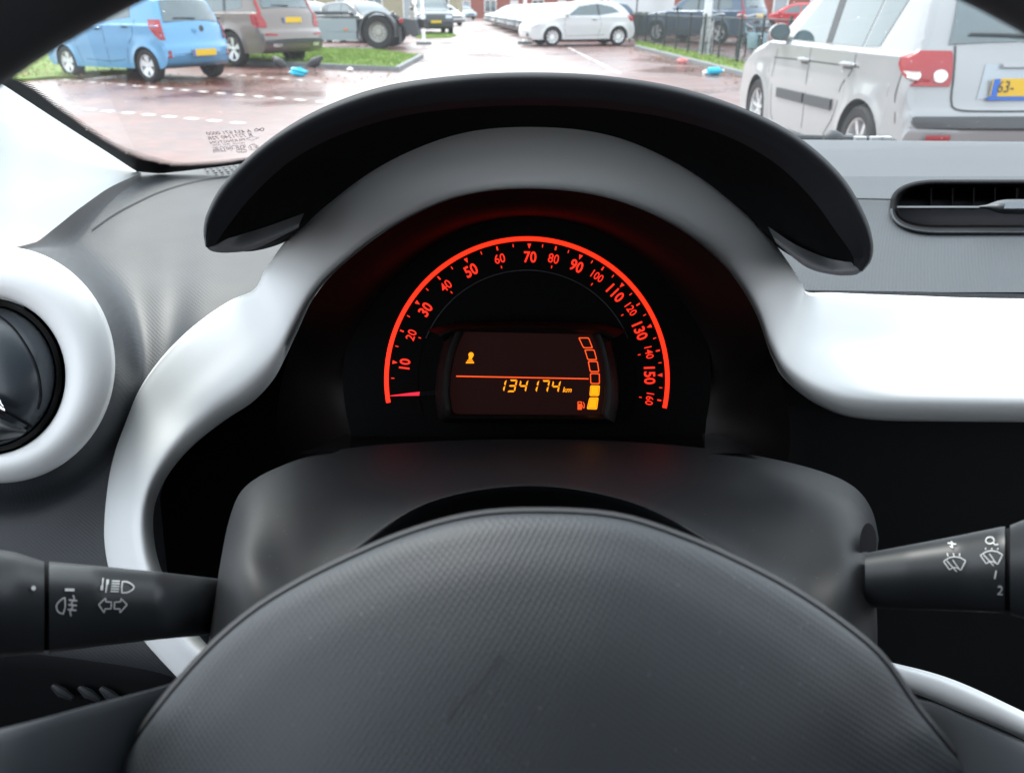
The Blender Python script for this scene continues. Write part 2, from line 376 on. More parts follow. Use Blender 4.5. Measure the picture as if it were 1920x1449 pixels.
# ================================================================== CARS
def pchip(xs, ys):
    xs = np.array(xs, float); ys = np.array(ys, float); h = np.diff(xs); dl = np.diff(ys)/h; n = len(xs); d = np.zeros(n)
    for i in range(1, n-1):
        if dl[i-1]*dl[i] > 0:
            w1 = 2*h[i]+h[i-1]; w2 = h[i]+2*h[i-1]; d[i] = (w1+w2)/(w1/dl[i-1]+w2/dl[i])
    d[0] = dl[0]; d[-1] = dl[-1]
    def f(x):
        x = min(max(x, xs[0]), xs[-1]); i = min(np.searchsorted(xs, x, 'right')-1, n-2); t = (x-xs[i])/h[i]
        return float((2*t**3-3*t**2+1)*ys[i]+(t**3-2*t**2+t)*h[i]*d[i]+(-2*t**3+3*t**2)*ys[i+1]+(t**3-t**2)*h[i]*d[i+1])
    return f
class Shell:
    """body surface of a car; s runs from the front bumper (0) to the rear (L), world +X is forward"""
    def __init__(s, sp):
        s.sp = sp; s.L, s.W, s.H = sp['L'], sp['W'], sp['H']; s.belt = sp['belt']; s.wr = sp['wr']
        s.wf, s.wb = sp['fo'], sp['fo']+sp['wb']; s.ar = s.wr*1.13
        s.zt = pchip(*zip(*sp['top'])); sill = sp.get('sill', .2); zm = sp['top'][0][1]; ze = sp['top'][-1][1]
        s.bot0 = pchip([0, .04, .18, s.L-.2, s.L-.05, s.L], [zm, sill+.08, sill, sill+.02, sill+.1, ze])
        ds = []; n = len(sp['top'])
        for i in range(n-1):
            a, c = sp['top'][i], sp['top'][i+1]; k = max(3, int(math.hypot(c[0]-a[0], c[1]-a[1])/.05))
            ds += [a[0]+(c[0]-a[0])*j/k for j in range(k)]
        ds.append(s.L)
        for wc in (s.wf, s.wb): ds += [wc+s.ar*math.cos(a) for a in np.linspace(0, math.pi, 17)] + [wc+s.ar+.002, wc-s.ar-.002]
        s.S = np.array(sorted(set(round(x, 4) for x in ds if 0 <= x <= s.L)))
        s.path = np.array([(x, s.zt(x)) for x in s.S]); s.bx = sp.get('bulge', .12)
    def zb(s, x):
        z = s.bot0(x)
        for wc in (s.wf, s.wb):
            if abs(x-wc) < s.ar: z = max(z, s.wr+math.sqrt(s.ar**2-(x-wc)**2))
        return min(z, s.zt(x)-.002) if 0 < x < s.L else z
    def Y(s, x, z, edge=True):
        u = 2*x/s.L-1; y = s.W/2*(1-.07*abs(u)**3.5-.03*max(0, u)**6)
        if z > s.belt: y -= .055*min(1, (z-s.belt)/.035)+(z-s.belt)*s.sp.get('tumble', .26)
        else:
            t = (s.belt-z)/s.belt; y -= .035*t*t
            y += .018*math.exp(-((z-.62*s.belt-.1)/.05)**2)*.5
        for wc in (s.wf, s.wb):
            r = math.hypot(x-wc, z-s.wr); y += s.sp.get('flare', .022)*math.exp(-((r-s.ar)/.06)**2) if z < s.belt else 0
        if edge:
            d = float(np.min(np.hypot(s.path[:, 0]-x, s.path[:, 1]-z))); R = s.sp.get('round', .07)
            if d < R: y -= R*(1-math.sqrt(max(0, 1-(1-d/R)**2)))*.9
        return max(y, .1)
    def world(s, x, y, z): return Vector((s.L/2-x, y, z))   # front is +X; y>0 is the car's left
    def cen(s, x, z):
        k = (x-s.L/2)/(s.L/2)
        return (x+s.bx*k*abs(k), z+s.sp.get('crown', .03)*(1 if z > s.belt else .5))
    def T(s, x, yf, z=None):
        z = s.zt(x) if z is None else z; ye = s.Y(x, z); f = 1-abs(yf)**2.3; cx, cz = s.cen(x, z)
        return s.world(x+(cx-x)*f, ye*yf, z+(cz-z)*f)
    def rear_s(s, z, front=False):
        if z < s.path[0 if front else -1][1]:
            xs = np.linspace(0, .3, 40); zz = [s.bot0(x if front else s.L-x) for x in xs]
            k = min(range(40), key=lambda i: abs(zz[i]-z)); return xs[k] if front else s.L-xs[k]
        idx = range(len(s.S)) if front else range(len(s.S)-1, -1, -1); last = None
        for i in idx:
            x, zz = s.path[i]
            if zz >= z:
                if last is None: return x
                t = (z-last[1])/(zz-last[1]+1e-9); return last[0]+(x-last[0])*t
            last = (x, zz)
        return s.L/2
    def body(s):
        b = MB(); rows_l = []
        fr = [0, .03, .08, .15, .25, .37, .5, .63, .75, .84, .9, .94, .965, .985, 1]
        for x in s.S:
            z0, z1 = s.zb(x), s.zt(x); zm = min(s.belt, z1); zu = min(zm+.035, z1)
            rows_l.append([(x, z0+(zm-z0)*t) for t in (0, .05, .15, .3, .45, .6, .75, .86, .93, .97, 1)]+[(x, zm+(zu-zm)*.5)]+[(x, zu+(z1-zu)*t) for t in (0, .25, .5, .7, .82, .9, .95, .98, 1)])
        for sg in (1, -1): b.grid([[s.world(x, sg*s.Y(x, z), z) for x, z in r] for r in rows_l])
        ys = [1, .99, .96, .9, .8, .65, .45, .2, 0, -.2, -.45, -.65, -.8, -.9, -.96, -.99, -1]
        b.grid([[s.T(x, yf) for yf in ys] for x in s.S])
        mi_rows = [[s.world(x, s.Y(x, s.zb(x))*yf, s.zb(x)) if True else 0 for yf in (1, .6, 0, -.6, -1)] for x in s.S]
        # lower front and rear follow the bumper's bow
        for r, x in zip(mi_rows, s.S):
            z = s.zb(x); cx, _ = s.cen(x, z)
            k = max(0, abs(x-s.L/2)/(s.L/2)-.8)/.2
            for j, yf in enumerate((1, .6, 0, -.6, -1)):
                f = 1-abs(yf)**2.3; r[j] = s.world(x+(cx-x)*f*k, s.Y(x, z)*yf, z)
        n0 = len(b.m); b.grid(mi_rows, mi=1); ns = len(s.S)
        for i in range(ns-1):
            x = (s.S[i]+s.S[i+1])/2; arch = any(abs(x-wc) < s.ar+.004 for wc in (s.wf, s.wb))
            if not arch and s.zb(x) > s.sp.get('sill', .2)+.035 and (x < .3 or x > s.L-.3):
                for j in range(4): b.m[n0+i*4+j] = 0
        return b
    def side(s, bot, top, sg, n=14, m=6, off=.004):
        """panel on the flank between two polylines of (s,z)"""
        B = resample(bot, n); T_ = resample(top, n); rows = []
        for j in range(m+1):
            t = j/m; rows.append([s.world(p[0]*(1-t)+q[0]*t, sg*(s.Y(p[0]*(1-t)+q[0]*t, p[1]*(1-t)+q[1]*t)+off), p[1]*(1-t)+q[1]*t) for p, q in zip(B, T_)])
        return rows
    def over(s, s0, s1, y0, y1, n=8, m=14, off=.004, flipz=False):
        """panel on bonnet/windscreen/roof/tail: from station s0 to s1; half widths y0,y1 (fractions)"""
        rows = []
        for i in range(n+1):
            t = i/n; x = s0+(s1-s0)*t; lo = -(y0+(y1-y0)*t); hi = -lo; e = 1e-3
            row = []
            for j in range(m+1):
                yf = lo+(hi-lo)*j/m; p = s.T(x, yf); dx = s.T(min(x+e, s.L), yf)-s.T(max(x-e, 0), yf); nrm = Vector((-dx.z, 0, dx.x)); 
                if nrm.length < 1e-9: nrm = Vector((0, 0, 1))
                nrm.normalize(); 
                c = Vector((0, 0, .7))-Vector((p.x*.8, 0, p.z))
                if nrm.dot(c) > 0: nrm = -nrm
                row.append(p+nrm*off)
            rows.append(row)
        return rows
    def tail(s, poly_rows, off=.006, front=False):
        """rows of (y,z) points mapped on the rear (or front) face"""
        out = []
        for r in poly_rows:
            row = []
            for y, z in r:
                x = s.rear_s(z, front); ye = s.Y(x, z); yf = max(-1, min(1, y/max(ye, .1)))
                p = s.T(x, yf, z); sg = 1 if front else -1
                row.append(Vector((p.x+sg*off, p.y, p.z+off*.3)))
            out.append(row)
        return out
def wrap_rows(S, spec, sg, off=.006, n=8):
    """lamp that runs from the flank (station s) round the corner to y on the tail; spec rows: z, s, y"""
    P = np.array(resample(spec, 9)); out = []
    for z, s0, yb in P:
        xe = S.rear_s(z); row = []; ye = S.Y(xe, z)
        for t in np.linspace(0, 1, n): 
            x = s0+(xe-s0)*(1-(1-t)**1.6); row.append(S.world(x, S.Y(x, z), z))
        for t in np.linspace(0, 1, n+1)[1:]:
            yf = 1+(yb/ye-1)*t**1.6; q = S.T(xe, yf, z); row.append(Vector((q.x, q.y, z)))
        res = []
        for i, p in enumerate(row):
            t = row[min(i+1, len(row)-1)]-row[max(i-1, 0)]; nn = Vector((t.y, -t.x, 0)); nn.normalize()
            if nn.y < -.2 or nn.x > .5: nn = -nn
            res.append(Vector((p.x+nn.x*off, (p.y+nn.y*off)*sg, z)))
        out.append(res)
    return out
def bil(a, b_, c, d, n=6, m=6):   # quad a-b (bottom) d-c (top) of 2-tuples
    return [[(a[0]*(1-u)*(1-v)+b_[0]*u*(1-v)+c[0]*u*v+d[0]*(1-u)*v, a[1]*(1-u)*(1-v)+b_[1]*u*(1-v)+c[1]*u*v+d[1]*(1-u)*v) for u in np.linspace(0, 1, n+1)] for v in np.linspace(0, 1, m+1)]

def wheel(parent, x, y, r, width, spokes, style, sg, rimmat=None):
    """tyre with rim, spokes and hub nut; axis along Y"""
    b = MB(); rr = r*.66; wd = width/2; o = Vector((x, y, r))
    prof = [(rr, -wd*.8), (rr+.01, -wd*.95), (r*.9, -wd), (r*.975, -wd*.8), (r, -wd*.5), (r, wd*.5), (r*.975, wd*.8), (r*.9, wd), (rr+.01, wd*.95), (rr, wd*.8)]
    b.lathe(prof, (0, 0, 0), (0, 1, 0), 36)
    t = b.build('wheel', M['rubber'], parent, loc=o)
    b = MB(); f = sg
    b.lathe([(rr, -f*wd*.6), (rr, f*wd*.86), (rr*.94, f*wd*.8), (rr*.9, f*wd*.35), (rr*.86, -f*wd*.2)], (0, 0, 0), (0, 1, 0), 32)
    b.lathe([(.001, -f*wd*.15), (rr*.88, -f*wd*.2)], (0, 0, 0), (0, 1, 0), 24, mi=1)
    b.lathe([(.001, f*wd*.66), (rr*.17, f*wd*.62), (rr*.2, f*wd*.1)], (0, 0, 0), (0, 1, 0), 20)
    for k in range(spokes):
        a = 2*math.pi*(k+.25)/spokes
        for da in ((0,) if style != 'double' else (-.16, .16)):
            ca, sa = math.cos(a+da*.4), math.sin(a+da*.4); c2, s2 = math.cos(a+da), math.sin(a+da)
            hw = (.11 if style == 'wide' else .055)*r*1.5
            i0 = Vector((ca*rr*.12, 0, sa*rr*.12)); i1 = Vector((c2*rr*.93, 0, s2*rr*.93)); tn = Vector((-sa, 0, ca))
            w0, w1 = hw*.7, hw*(1.35 if style == 'wide' else .9)
            y0, y1, y2, y3 = f*wd*.6, f*wd*.72, f*wd*.1, f*wd*.2
            vs_ = [i0-tn*w0+Vector((0, y0, 0)), i0+tn*w0+Vector((0, y0, 0)), i1+tn*w1+Vector((0, y1, 0)), i1-tn*w1+Vector((0, y1, 0)),
                   i0-tn*w0+Vector((0, y2, 0)), i0+tn*w0+Vector((0, y2, 0)), i1+tn*w1+Vector((0, y3, 0)), i1-tn*w1+Vector((0, y3, 0))]
            b.add(vs_, [(0, 1, 2, 3), (0, 4, 5, 1), (1, 5, 6, 2), (2, 6, 7, 3), (3, 7, 4, 0)])
    rm = b.build('rim', [rimmat or M['alloy'], M['well']], t, autos=30)
    return t

def text_mesh(s, size, m, name, parent=None, M4=None, align='CENTER', shear=0, bold=False, sx=1, fnc=None, extr=0.0, offs=0):
    cu = bpy.data.curves.new(name, 'FONT'); cu.body = s; cu.size = size; cu.align_x = align; cu.align_y = 'CENTER'; cu.shear = shear; cu.resolution_u = 3
    cu.offset = offs; cu.extrude = extr
    t = bpy.data.objects.new('tmp', cu); COL.objects.link(t); bpy.context.view_layer.update()
    me = bpy.data.meshes.new_from_object(t.evaluated_get(bpy.context.evaluated_depsgraph_get())); bpy.data.objects.remove(t)
    for v in me.vertices:
        v.co.x *= sx
        if fnc: v.co = fnc(v.co.x, v.co.y)
        elif M4: v.co = M4 @ v.co
    me.materials.clear(); me.materials.append(m); me.name = name
    o = bpy.data.objects.new(name, me); COL.objects.link(o)
    if parent: o.parent = parent
    return o

def make_car(name, label, sp, pm, rearlights='tall', level=2, group=None, cat='car', spokes=7, wstyle='thin', rimmat=None, far=False):
    S = Shell(sp); root = empty(name); tag(root, label, cat, group)
    S.body().build('body', [pm, M['well']], root, merge=True, autos=32)
    L, W, B = S.L, S.W, S.belt
    # windows
    st = sp['win']      # dict: s0 base of windscreen, s1 top, r1 top of rear glass, r0 base
    fw0, fw1, rw1, rw0 = st['f0'], st['f1'], st['r1'], st['r0']
    MB().grid(S.over(fw0+.04, fw1, .86, .80)).build('windscreen', M['cglass'], root)
    if 'rearglass' in sp:
        z0, z1, h0, h1 = sp['rearglass']
        rg = MB().grid(S.tail(bil((-h0, z0), (h0, z0), (h1, z1), (-h1, z1), 14, 8), .008)).build('rear_window', M['cglass'], root)
        if level > 1:
            zz = z0+.03; wp = S.tail([[(y, zz+.05*abs(y)) for y in np.linspace(-.02, .42, 8)]], .03)[0]
            MB().tube(wp, [.012]*3+[.009]*5, 6).build('rear_wiper', M['dark_trim'], root)
    zr = S.zt((fw1+rw1)/2)-.075; zb = B+.03
    for sg in (1, -1):
        panes = sp['panes']
        for pn in panes:
            bot = [(x, z) for x, z in pn['b']]; top = [(x, z) for x, z in pn['t']]
            MB().grid(S.side(bot, top, sg)).build('side_window', M['cglass'], root)
        if level > 0:
            for pl in sp.get('pillars', []):
                MB().grid(S.side(pl[0], pl[1], sg, 4, 5, .0055)).build('pillar_trim', M['dark_trim'], root)
        if level > 1:
            for sm in sp['seams']:
                P = resample(catmull(sm, 6), 26); rows = [[], []]
                for i, p in enumerate(P):
                    t = P[min(i+1, 25)]-P[max(i-1, 0)]; t = t/np.linalg.norm(t); nn = np.array([-t[1], t[0]])*.005
                    for r, q in zip(rows, (p-nn, p+nn)): r.append(S.world(q[0], sg*(S.Y(q[0], q[1])+.0015), q[1]))
                MB().grid(rows).build('door_seam', M['seam'], root)
            for hx, hz in sp['handles']:
                b = MB(); pts = [S.world(hx+dx, sg*(S.Y(hx+dx, hz)+oy), hz+dz) for dx, oy, dz in ((-.11, .003, 0), (-.08, .03, .006), (0, .036, .01), (.08, .03, .008), (.11, .003, .004))]
                b.tube(pts, [.012, .016, .017, .016, .012], 8); b.build('door_handle', pm, root)
                MB().grid(S.side([(hx-.08, hz-.03), (hx+.08, hz-.03)], [(hx-.06, hz+.012), (hx+.06, hz+.012)], sg, 6, 3, .003)).build('handle_recess', M['dark_trim'], root)
            if 'mould' in sp:
                for (x0, z0, x1, z1, h) in sp['mould']:
                    MB().grid(S.side([(x0, z0-h/2), (x1, z1-h/2)], [(x0, z0-h/2), (x1, z1-h/2)], sg, 10, 1, .002)[:1] + S.side([(x0, z0-h/2), (x1, z1-h/2)], [(x0, z0+h/2), (x1, z1+h/2)], sg, 10, 3, .018) + S.side([(x0, z0+h/2), (x1, z1+h/2)], [(x0, z0+h/2), (x1, z1+h/2)], sg, 10, 1, .002)[:1]).build('side_moulding', M['dark_trim'], root)
        if level > 0:   # door mirror
            mxs = sp['mirror']; y0 = S.Y(mxs[0], mxs[1])
            b = MB(); c = S.world(mxs[0], sg*(y0+.12), mxs[1]+.06)
            b.lathe([(.001, -.07), (.045, -.06), (.075, -.02), (.08, .03), (.076, .045)], (0, 0, 0), (-1, 0, 0), 16)
            b.v = [(v[0]+c.x, v[1]*1.25+c.y, v[2]*.95+c.z) for v in b.v]
            b.tube([S.world(mxs[0], sg*(y0-.02), mxs[1]), c+Vector((0, 0, -.05))], .025, 8)
            mr = b.build('door_mirror', pm, root)
            g = MB(); g.lathe([(.001, 0), (.07, 0)], (0, 0, 0), (-1, 0, 0), 16); g.v = [(v[0]+c.x-.043, v[1]*1.25+c.y, v[2]*.95+c.z) for v in g.v]
            g.build('mirror_glass', M['cglass'], mr)
    for sx_, fx in ((1, S.wf), (1, S.wb)):
        for sg in (1, -1):
            wheel(root, L/2-fx, sg*(W/2-.11), S.wr, .2, spokes, wstyle, sg, rimmat)
    # lights
    for sg in (1, -1):
        for i, q in enumerate(sp['lamps']):
            if q.get('side'):
                continue
            m_ = M[q['m']]; pts = [(sg*y, z) for y, z in q['q']]
            MB().grid(S.tail(bil(*pts), q.get('off', .01), q.get('front', False))).build(q['n'], m_, root)
        for q in sp.get('side_lamps', []):
            MB().grid(S.side(q['b'], q['t'], sg, 8, 6, q.get('off', .006))).build(q['n'], M[q['m']], root)
        for q in sp.get('wraps', []):
            MB().grid(wrap_rows(S, q['r'], sg, q.get('off', .007))).build(q['n'], M[q['m']], root)
    if 'plate_z' in sp:
        z = sp['plate_z']; rows = S.tail([[(-.26, z), (.26, z)]], .02)[0]; x = min(rows[0].x, S.tail([[(0, z)]], .02)[0][0].x)-.006
        bb = MB().box((x, 0, z), (.012, .52, .11)); pl = bb.build('number_plate', M['plate'], root, smooth=False)
        MB().box((x-.007, .238, z), (.002, .044, .108)).build('plate_band', M['plate_blue'], pl, smooth=False)
        sp['_px'] = x
    if 'grille' in sp and far:
        for (y0, y1, z0, z1) in sp['grille']:
            MB().grid(S.tail(bil((y0, z0), (y1, z0), (y1, z1), (y0, z1), 8, 3), .008, True)).build('grille', M['dark_trim'], root)
    if 'plate_f' in sp:
        z = sp['plate_f']; x = S.tail([[(0, z)]], .03, True)[0][0].x
        MB().box((x, 0, z), (.012, .52, .11)).build('number_plate', M['plate'], root, smooth=False)
        for (y0, y1, z0, z1) in sp.get('grille', []):
            MB().grid(S.tail(bil((y0, z0), (y1, z0), (y1, z1), (y0, z1), 8, 3), .008, True)).build('grille', M['dark_trim'], root)
    if 'strip' in sp:
        z0, z1, yy = sp['strip']
        rows = S.tail([[(y, z0) for y in np.linspace(-yy, yy, 16)]], .0) + S.tail([[(y, z) for y in np.linspace(-yy, yy, 16)] for z in np.linspace(z0, z1, 4)], .025) + S.tail([[(y, z1) for y in np.linspace(-yy, yy, 16)]], .0)
        MB().grid(rows).build('bumper_strip', M['dark_trim'], root)
    return root, S
def place(root, x, y, a, S):       # rear-axle position
    back = S.wb-S.L/2              # rear axle is this far behind the centre
    root.location = (x+back*math.cos(a), y+back*math.sin(a), 0); root.rotation_euler = (0, 0, a)
def copy_car(root, loc, rz, label, group=None, pm=None, name=None):
    r = root.copy(); COL.objects.link(r); r.location = loc; r.rotation_euler = (0, 0, rz); r['label'] = label
    if group: r['group'] = group
    elif 'group' in r: del r['group']
    for ch in list(root.children):
        c = ch.copy(); COL.objects.link(c); c.parent = r
        if pm and ch.name.split('.')[0] in ('body', 'door_mirror', 'door_handle'):
            c.material_slots[0].link = 'OBJECT'; c.material_slots[0].material = pm
        for g in ch.children:
            d = g.copy(); COL.objects.link(d); d.parent = c
    return r

# --- silver hatchback close on the right
spA = dict(L=3.83, W=1.665, H=1.49, belt=.93, wr=.29, wb=2.455, fo=.78, sill=.21, tumble=.25, bulge=.13,
    top=[(0, .50), (.03, .62), (.14, .72), (.5, .86), (.9, .95), (1.1, 1.03), (1.5, 1.28), (1.8, 1.41), (2.2, 1.465), (2.9, 1.46), (3.4, 1.40), (3.56, 1.32), (3.66, 1.12), (3.72, .93), (3.76, .78), (3.79, .62), (3.82, .56), (3.83, .48)],
    win=dict(f0=1.0, f1=1.72, r1=3.5, r0=3.7), rearglass=(1.0, 1.33, .53, .47), plate_z=.755,
    panes=[dict(b=[(1.46, .975), (2.27, .970)], t=[(1.86, 1.31), (2.20, 1.38)]),
           dict(b=[(2.40, .970), (2.96, .970)], t=[(2.34, 1.385), (3.02, 1.37)]),
           dict(b=[(2.99, .970), (3.22, .980)], t=[(3.05, 1.37), (3.36, 1.31)])],
    pillars=[([(2.27, .970), (2.40, .970)], [(2.20, 1.38), (2.34, 1.385)])],
    seams=[[(1.28, .88), (1.22, .6), (1.28, .3), (1.35, .24)], [(2.12, .95), (2.13, .6), (2.13, .26)], [(3.02, .95), (2.99, .8), (2.86, .68), (2.78, .45), (2.62, .27)], [(1.2, .80), (1.9, .815), (3.1, .83)], [(3.7, .90), (3.66, .72), (3.70, .5)]],
    handles=[(2.02, .82), (2.92, .835)], mirror=(1.40, .97), mould=[(1.42, .50, 2.10, .51, .085), (2.15, .51, 2.72, .52, .085)],
    wraps=[dict(n='tail_lamp', m='red_lens', r=[(.755, 3.80, .51), (.78, 3.76, .50), (.82, 3.69, .50), (.87, 3.63, .50), (.92, 3.62, .50), (.955, 3.66, .50), (.975, 3.71, .51)]),
           dict(n='indicator_lens', m='clear_lens', off=.02, r=[(.79, 3.785, .70), (.81, 3.745, .69), (.83, 3.715, .685), (.845, 3.70, .69)]),
           ],
    lamps=[
           dict(n='fog_lamp', m='red_lens', off=.03, q=[(.47, .355), (.62, .36), (.62, .43), (.47, .43)]),
           dict(n='headlamp', m='head_lens', front=True, q=[(.45, .60), (.72, .62), (.70, .76), (.5, .72)])],
    strip=(.48, .555, .80), grille=[(-.4, .4, .35, .5)])
carA, SA = make_car('parked_hatchback', 'large silver hatchback close on the right with yellow plate reading 63', spA, M['p_silver'], spokes=7)
place(carA, 3.46, 6.225, 1.599, SA)
for sg in (1, -1):
    MB().grid(SA.tail([[(sg*(.575+k*.043*math.cos(a)), .808+k*.041*math.sin(a)) for a in np.linspace(0, 2*math.pi, 21)] for k in (.05, .6, 1)], .016)).build('reversing_lens', M['clear_lens'], carA)
    P_ = resample(catmull([(sg*.492, .99), (sg*.49, .78), (sg*.485, .66), (sg*.44, .60), (sg*.2, .59), (0, .59)], 6), 40); rr_ = [[], []]
    for i, pp in enumerate(P_):
        t_ = P_[min(i+1, 39)]-P_[max(i-1, 0)]; t_ = t_/np.linalg.norm(t_); nn_ = np.array([-t_[1], t_[0]])*.005
        for ro, qq in zip(rr_, (pp-nn_, pp+nn_)): ro.append((qq[0], qq[1]))
    MB().grid(SA.tail(rr_, .004)).build('tailgate_seam', M['seam'], carA)
MB().grid(SA.tail(bil((-.33, .665), (.33, .665), (.30, .88), (-.30, .88), 12, 4), .004)).build('plate_recess', M['p_grey'], carA)
MB().grid(SA.tail(bil((-.20, .855), (.20, .855), (.20, .885), (-.20, .885), 10, 2), .03)).build('tailgate_handle', M['p_silver'], carA)
# writing on its plate (only the part inside the photo is known)
xp = spA['_px']
def platefn(x, y): return Vector((xp-.0085, .17-x, .755+y))
pl = [c for c in carA.children if c.name.startswith('number_plate')][0]
text_mesh('63-', .105, M['ink'], 'plate_writing', pl, fnc=platefn, align='CENTER', sx=.85, offs=.0008)
MB().box((xp-.002, 0, .685), (.016, .54, .02)).build('plate_holder', M['plate_blue'], pl, smooth=False)

# --- light blue hatchback
spB = dict(L=3.6, W=1.595, H=1.48, belt=.95, wr=.285, wb=2.385, fo=.68, sill=.22, tumble=.27, bulge=.13,
    top=[(0, .50), (.04, .66), (.2, .78), (.6, .93), (.9, 1.02), (1.3, 1.26), (1.6, 1.40), (2.1, 1.46), (2.7, 1.45), (3.15, 1.41), (3.3, 1.36), (3.42, 1.14), (3.49, .97), (3.52, .85), (3.55, .66), (3.59, .58), (3.6, .48)],
    win=dict(f0=.85, f1=1.55, r1=3.3, r0=3.48), rearglass=(1.0, 1.35, .60, .50), plate_z=.50,
    panes=[dict(b=[(1.25, 1.0), (1.98, 1.02)], t=[(1.62, 1.30), (1.92, 1.36)]), dict(b=[(2.04, 1.02), (2.75, 1.08)], t=[(2.0, 1.37), (2.72, 1.33)])],
    pillars=[([(1.98, 1.02), (2.04, 1.02)], [(1.92, 1.36), (2.0, 1.37)])],
    seams=[[(1.15, .95), (1.12, .6), (1.2, .28)], [(2.0, 1.0), (2.02, .6), (2.02, .28)], [(2.86, 1.05), (2.84, .8), (2.66, .6), (2.55, .3)], [(1.35, .36), (2.0, .34), (2.5, .37)]],
    handles=[(1.86, .90), (2.66, .94)], mirror=(1.2, 1.0),
    wraps=[dict(n='tail_lamp', m='red_lens', r=[(.72, 3.50, .66), (.78, 3.42, .66), (.88, 3.33, .67), (.97, 3.25, .66), (1.05, 3.2, .63)])],
    lamps=[dict(n='reflector', m='red_lens', q=[(.63, .42), (.70, .42), (.70, .54), (.63, .54)]),
           dict(n='headlamp', m='head_lens', front=True, q=[(.42, .62), (.70, .64), (.68, .82), (.5, .76)])],
    grille=[(-.4, .4, .35, .5)])
carB, SB = make_car('parked_hatchback', 'light blue hatchback parked on the left beside the lawn', spB, M['p_blue'], spokes=5, wstyle='wide')
place(carB, -6.29, 15.95, 2.619, SB)
_x = spB['_px']
MB().lathe([(.001, 0), (.05, .002), (.055, 0), (.05, -.004)], (_x-.0, 0, .90), (-1, 0, 0), 20).build('tailgate_badge', M['dark_trim'], carB)

# --- taupe SUV
spC = dict(L=4.95, W=1.93, H=1.78, belt=1.12, wr=.38, wb=2.98, fo=.88, sill=.28, tumble=.22, bulge=.14, flare=.03,
    top=[(0, .62), (.04, .86), (.15, .98), (.7, 1.08), (1.3, 1.13), (1.9, 1.5), (2.2, 1.66), (2.7, 1.73), (3.6, 1.74), (4.3, 1.68), (4.5, 1.60), (4.68, 1.25), (4.76, 1.12), (4.80, .95), (4.84, .80), (4.92, .72), (4.95, .58)],
    win=dict(f0=1.25, f1=2.15, r1=4.45, r0=4.7), rearglass=(1.22, 1.58, .66, .58), plate_z=.99,
    panes=[dict(b=[(1.95, 1.17), (2.75, 1.17)], t=[(2.3, 1.56), (2.7, 1.63)]), dict(b=[(2.85, 1.17), (3.65, 1.17)], t=[(2.8, 1.635), (3.6, 1.64)]), dict(b=[(3.75, 1.18), (4.3, 1.24)], t=[(3.7, 1.64), (4.2, 1.56)])],
    pillars=[([(2.75, 1.17), (2.85, 1.17)], [(2.7, 1.63), (2.8, 1.635)]), ([(3.65, 1.17), (3.75, 1.18)], [(3.6, 1.64), (3.7, 1.64)])],
    seams=[[(2.8, 1.15), (2.8, .35)], [(3.75, 1.15), (3.65, .9), (3.4, .45)], [(1.8, 1.1), (1.75, .4)]],
    handles=[(2.6, 1.02), (3.5, 1.04)], mirror=(1.85, 1.15), mould=[(1.5, .42, 3.3, .42, .10)],
    wraps=[dict(n='tail_lamp', m='red_lens', r=[(.84, 4.72, .70), (.92, 4.62, .68), (1.02, 4.60, .72), (1.12, 4.62, .78)])],
    lamps=[
           dict(n='upper_tail_lamp', m='red_lens', q=[(.74, 1.12), (.86, 1.08), (.78, 1.58), (.70, 1.6)]),
           dict(n='reflector', m='red_lens', q=[(.55, .66), (.82, .68), (.82, .72), (.55, .70)]),
           dict(n='exhaust_tip', m='chrome', off=.02, q=[(.45, .42), (.68, .43), (.68, .50), (.45, .49)]),
           dict(n='headlamp', m='head_lens', front=True, q=[(.5, .75), (.85, .77), (.83, .9), (.5, .9)])],
    strip=(.50, .58, .9), grille=[(-.45, .45, .5, .8)])
carC, SCs = make_car('parked_suv', 'taupe brown SUV parked beside the light blue hatchback', spC, M['p_taupe'], spokes=5, wstyle='double', cat='suv')
place(carC, -5.94, 20.32, 2.529, SCs)

# --- silver three-door hatchback across the aisle
spD = dict(L=4.0, W=1.71, H=1.49, belt=.95, wr=.31, wb=2.51, fo=.85, sill=.22, tumble=.27, bulge=.13,
    top=[(0, .50), (.05, .66), (.25, .76), (.8, .90), (1.05, .99), (1.5, 1.27), (1.8, 1.40), (2.3, 1.465), (2.8, 1.44), (3.35, 1.36), (3.6, 1.22), (3.8, 1.0), (3.88, .92), (3.93, .75), (3.98, .62), (4.0, .5)],
    win=dict(f0=1.0, f1=1.75, r1=3.4, r0=3.75), plate_z=.70,
    panes=[dict(b=[(1.42, .99), (2.55, 1.0)], t=[(1.85, 1.29), (2.5, 1.37)]), dict(b=[(2.62, 1.0), (3.38, 1.10)], t=[(2.57, 1.37), (3.1, 1.27)])],
    pillars=[([(2.55, 1.0), (2.62, 1.0)], [(2.5, 1.37), (2.57, 1.37)])],
    seams=[[(1.32, .93), (1.28, .6), (1.36, .28)], [(2.6, 1.0), (2.66, .7), (2.55, .28)], [(1.4, .33), (2.8, .36)]],
    handles=[(2.4, .88)], mirror=(1.36, .98),
    wraps=[dict(n='tail_lamp', m='red_lens', r=[(.80, 3.80, .62), (.9, 3.72, .62), (1.0, 3.66, .6)])],
    lamps=[
           dict(n='headlamp', m='head_lens', front=True, q=[(.42, .60), (.74, .64), (.72, .80), (.5, .72)]),
           dict(n='front_fog_lamp', m='dark_trim', front=True, q=[(.55, .30), (.70, .32), (.70, .42), (.58, .42)])],
    side_lamps=[dict(n='headlamp', m='head_lens', b=[(.08, .62), (.30, .66)], t=[(.12, .68), (.5, .78)])],
    grille=[(-.45, .45, .30, .38)])
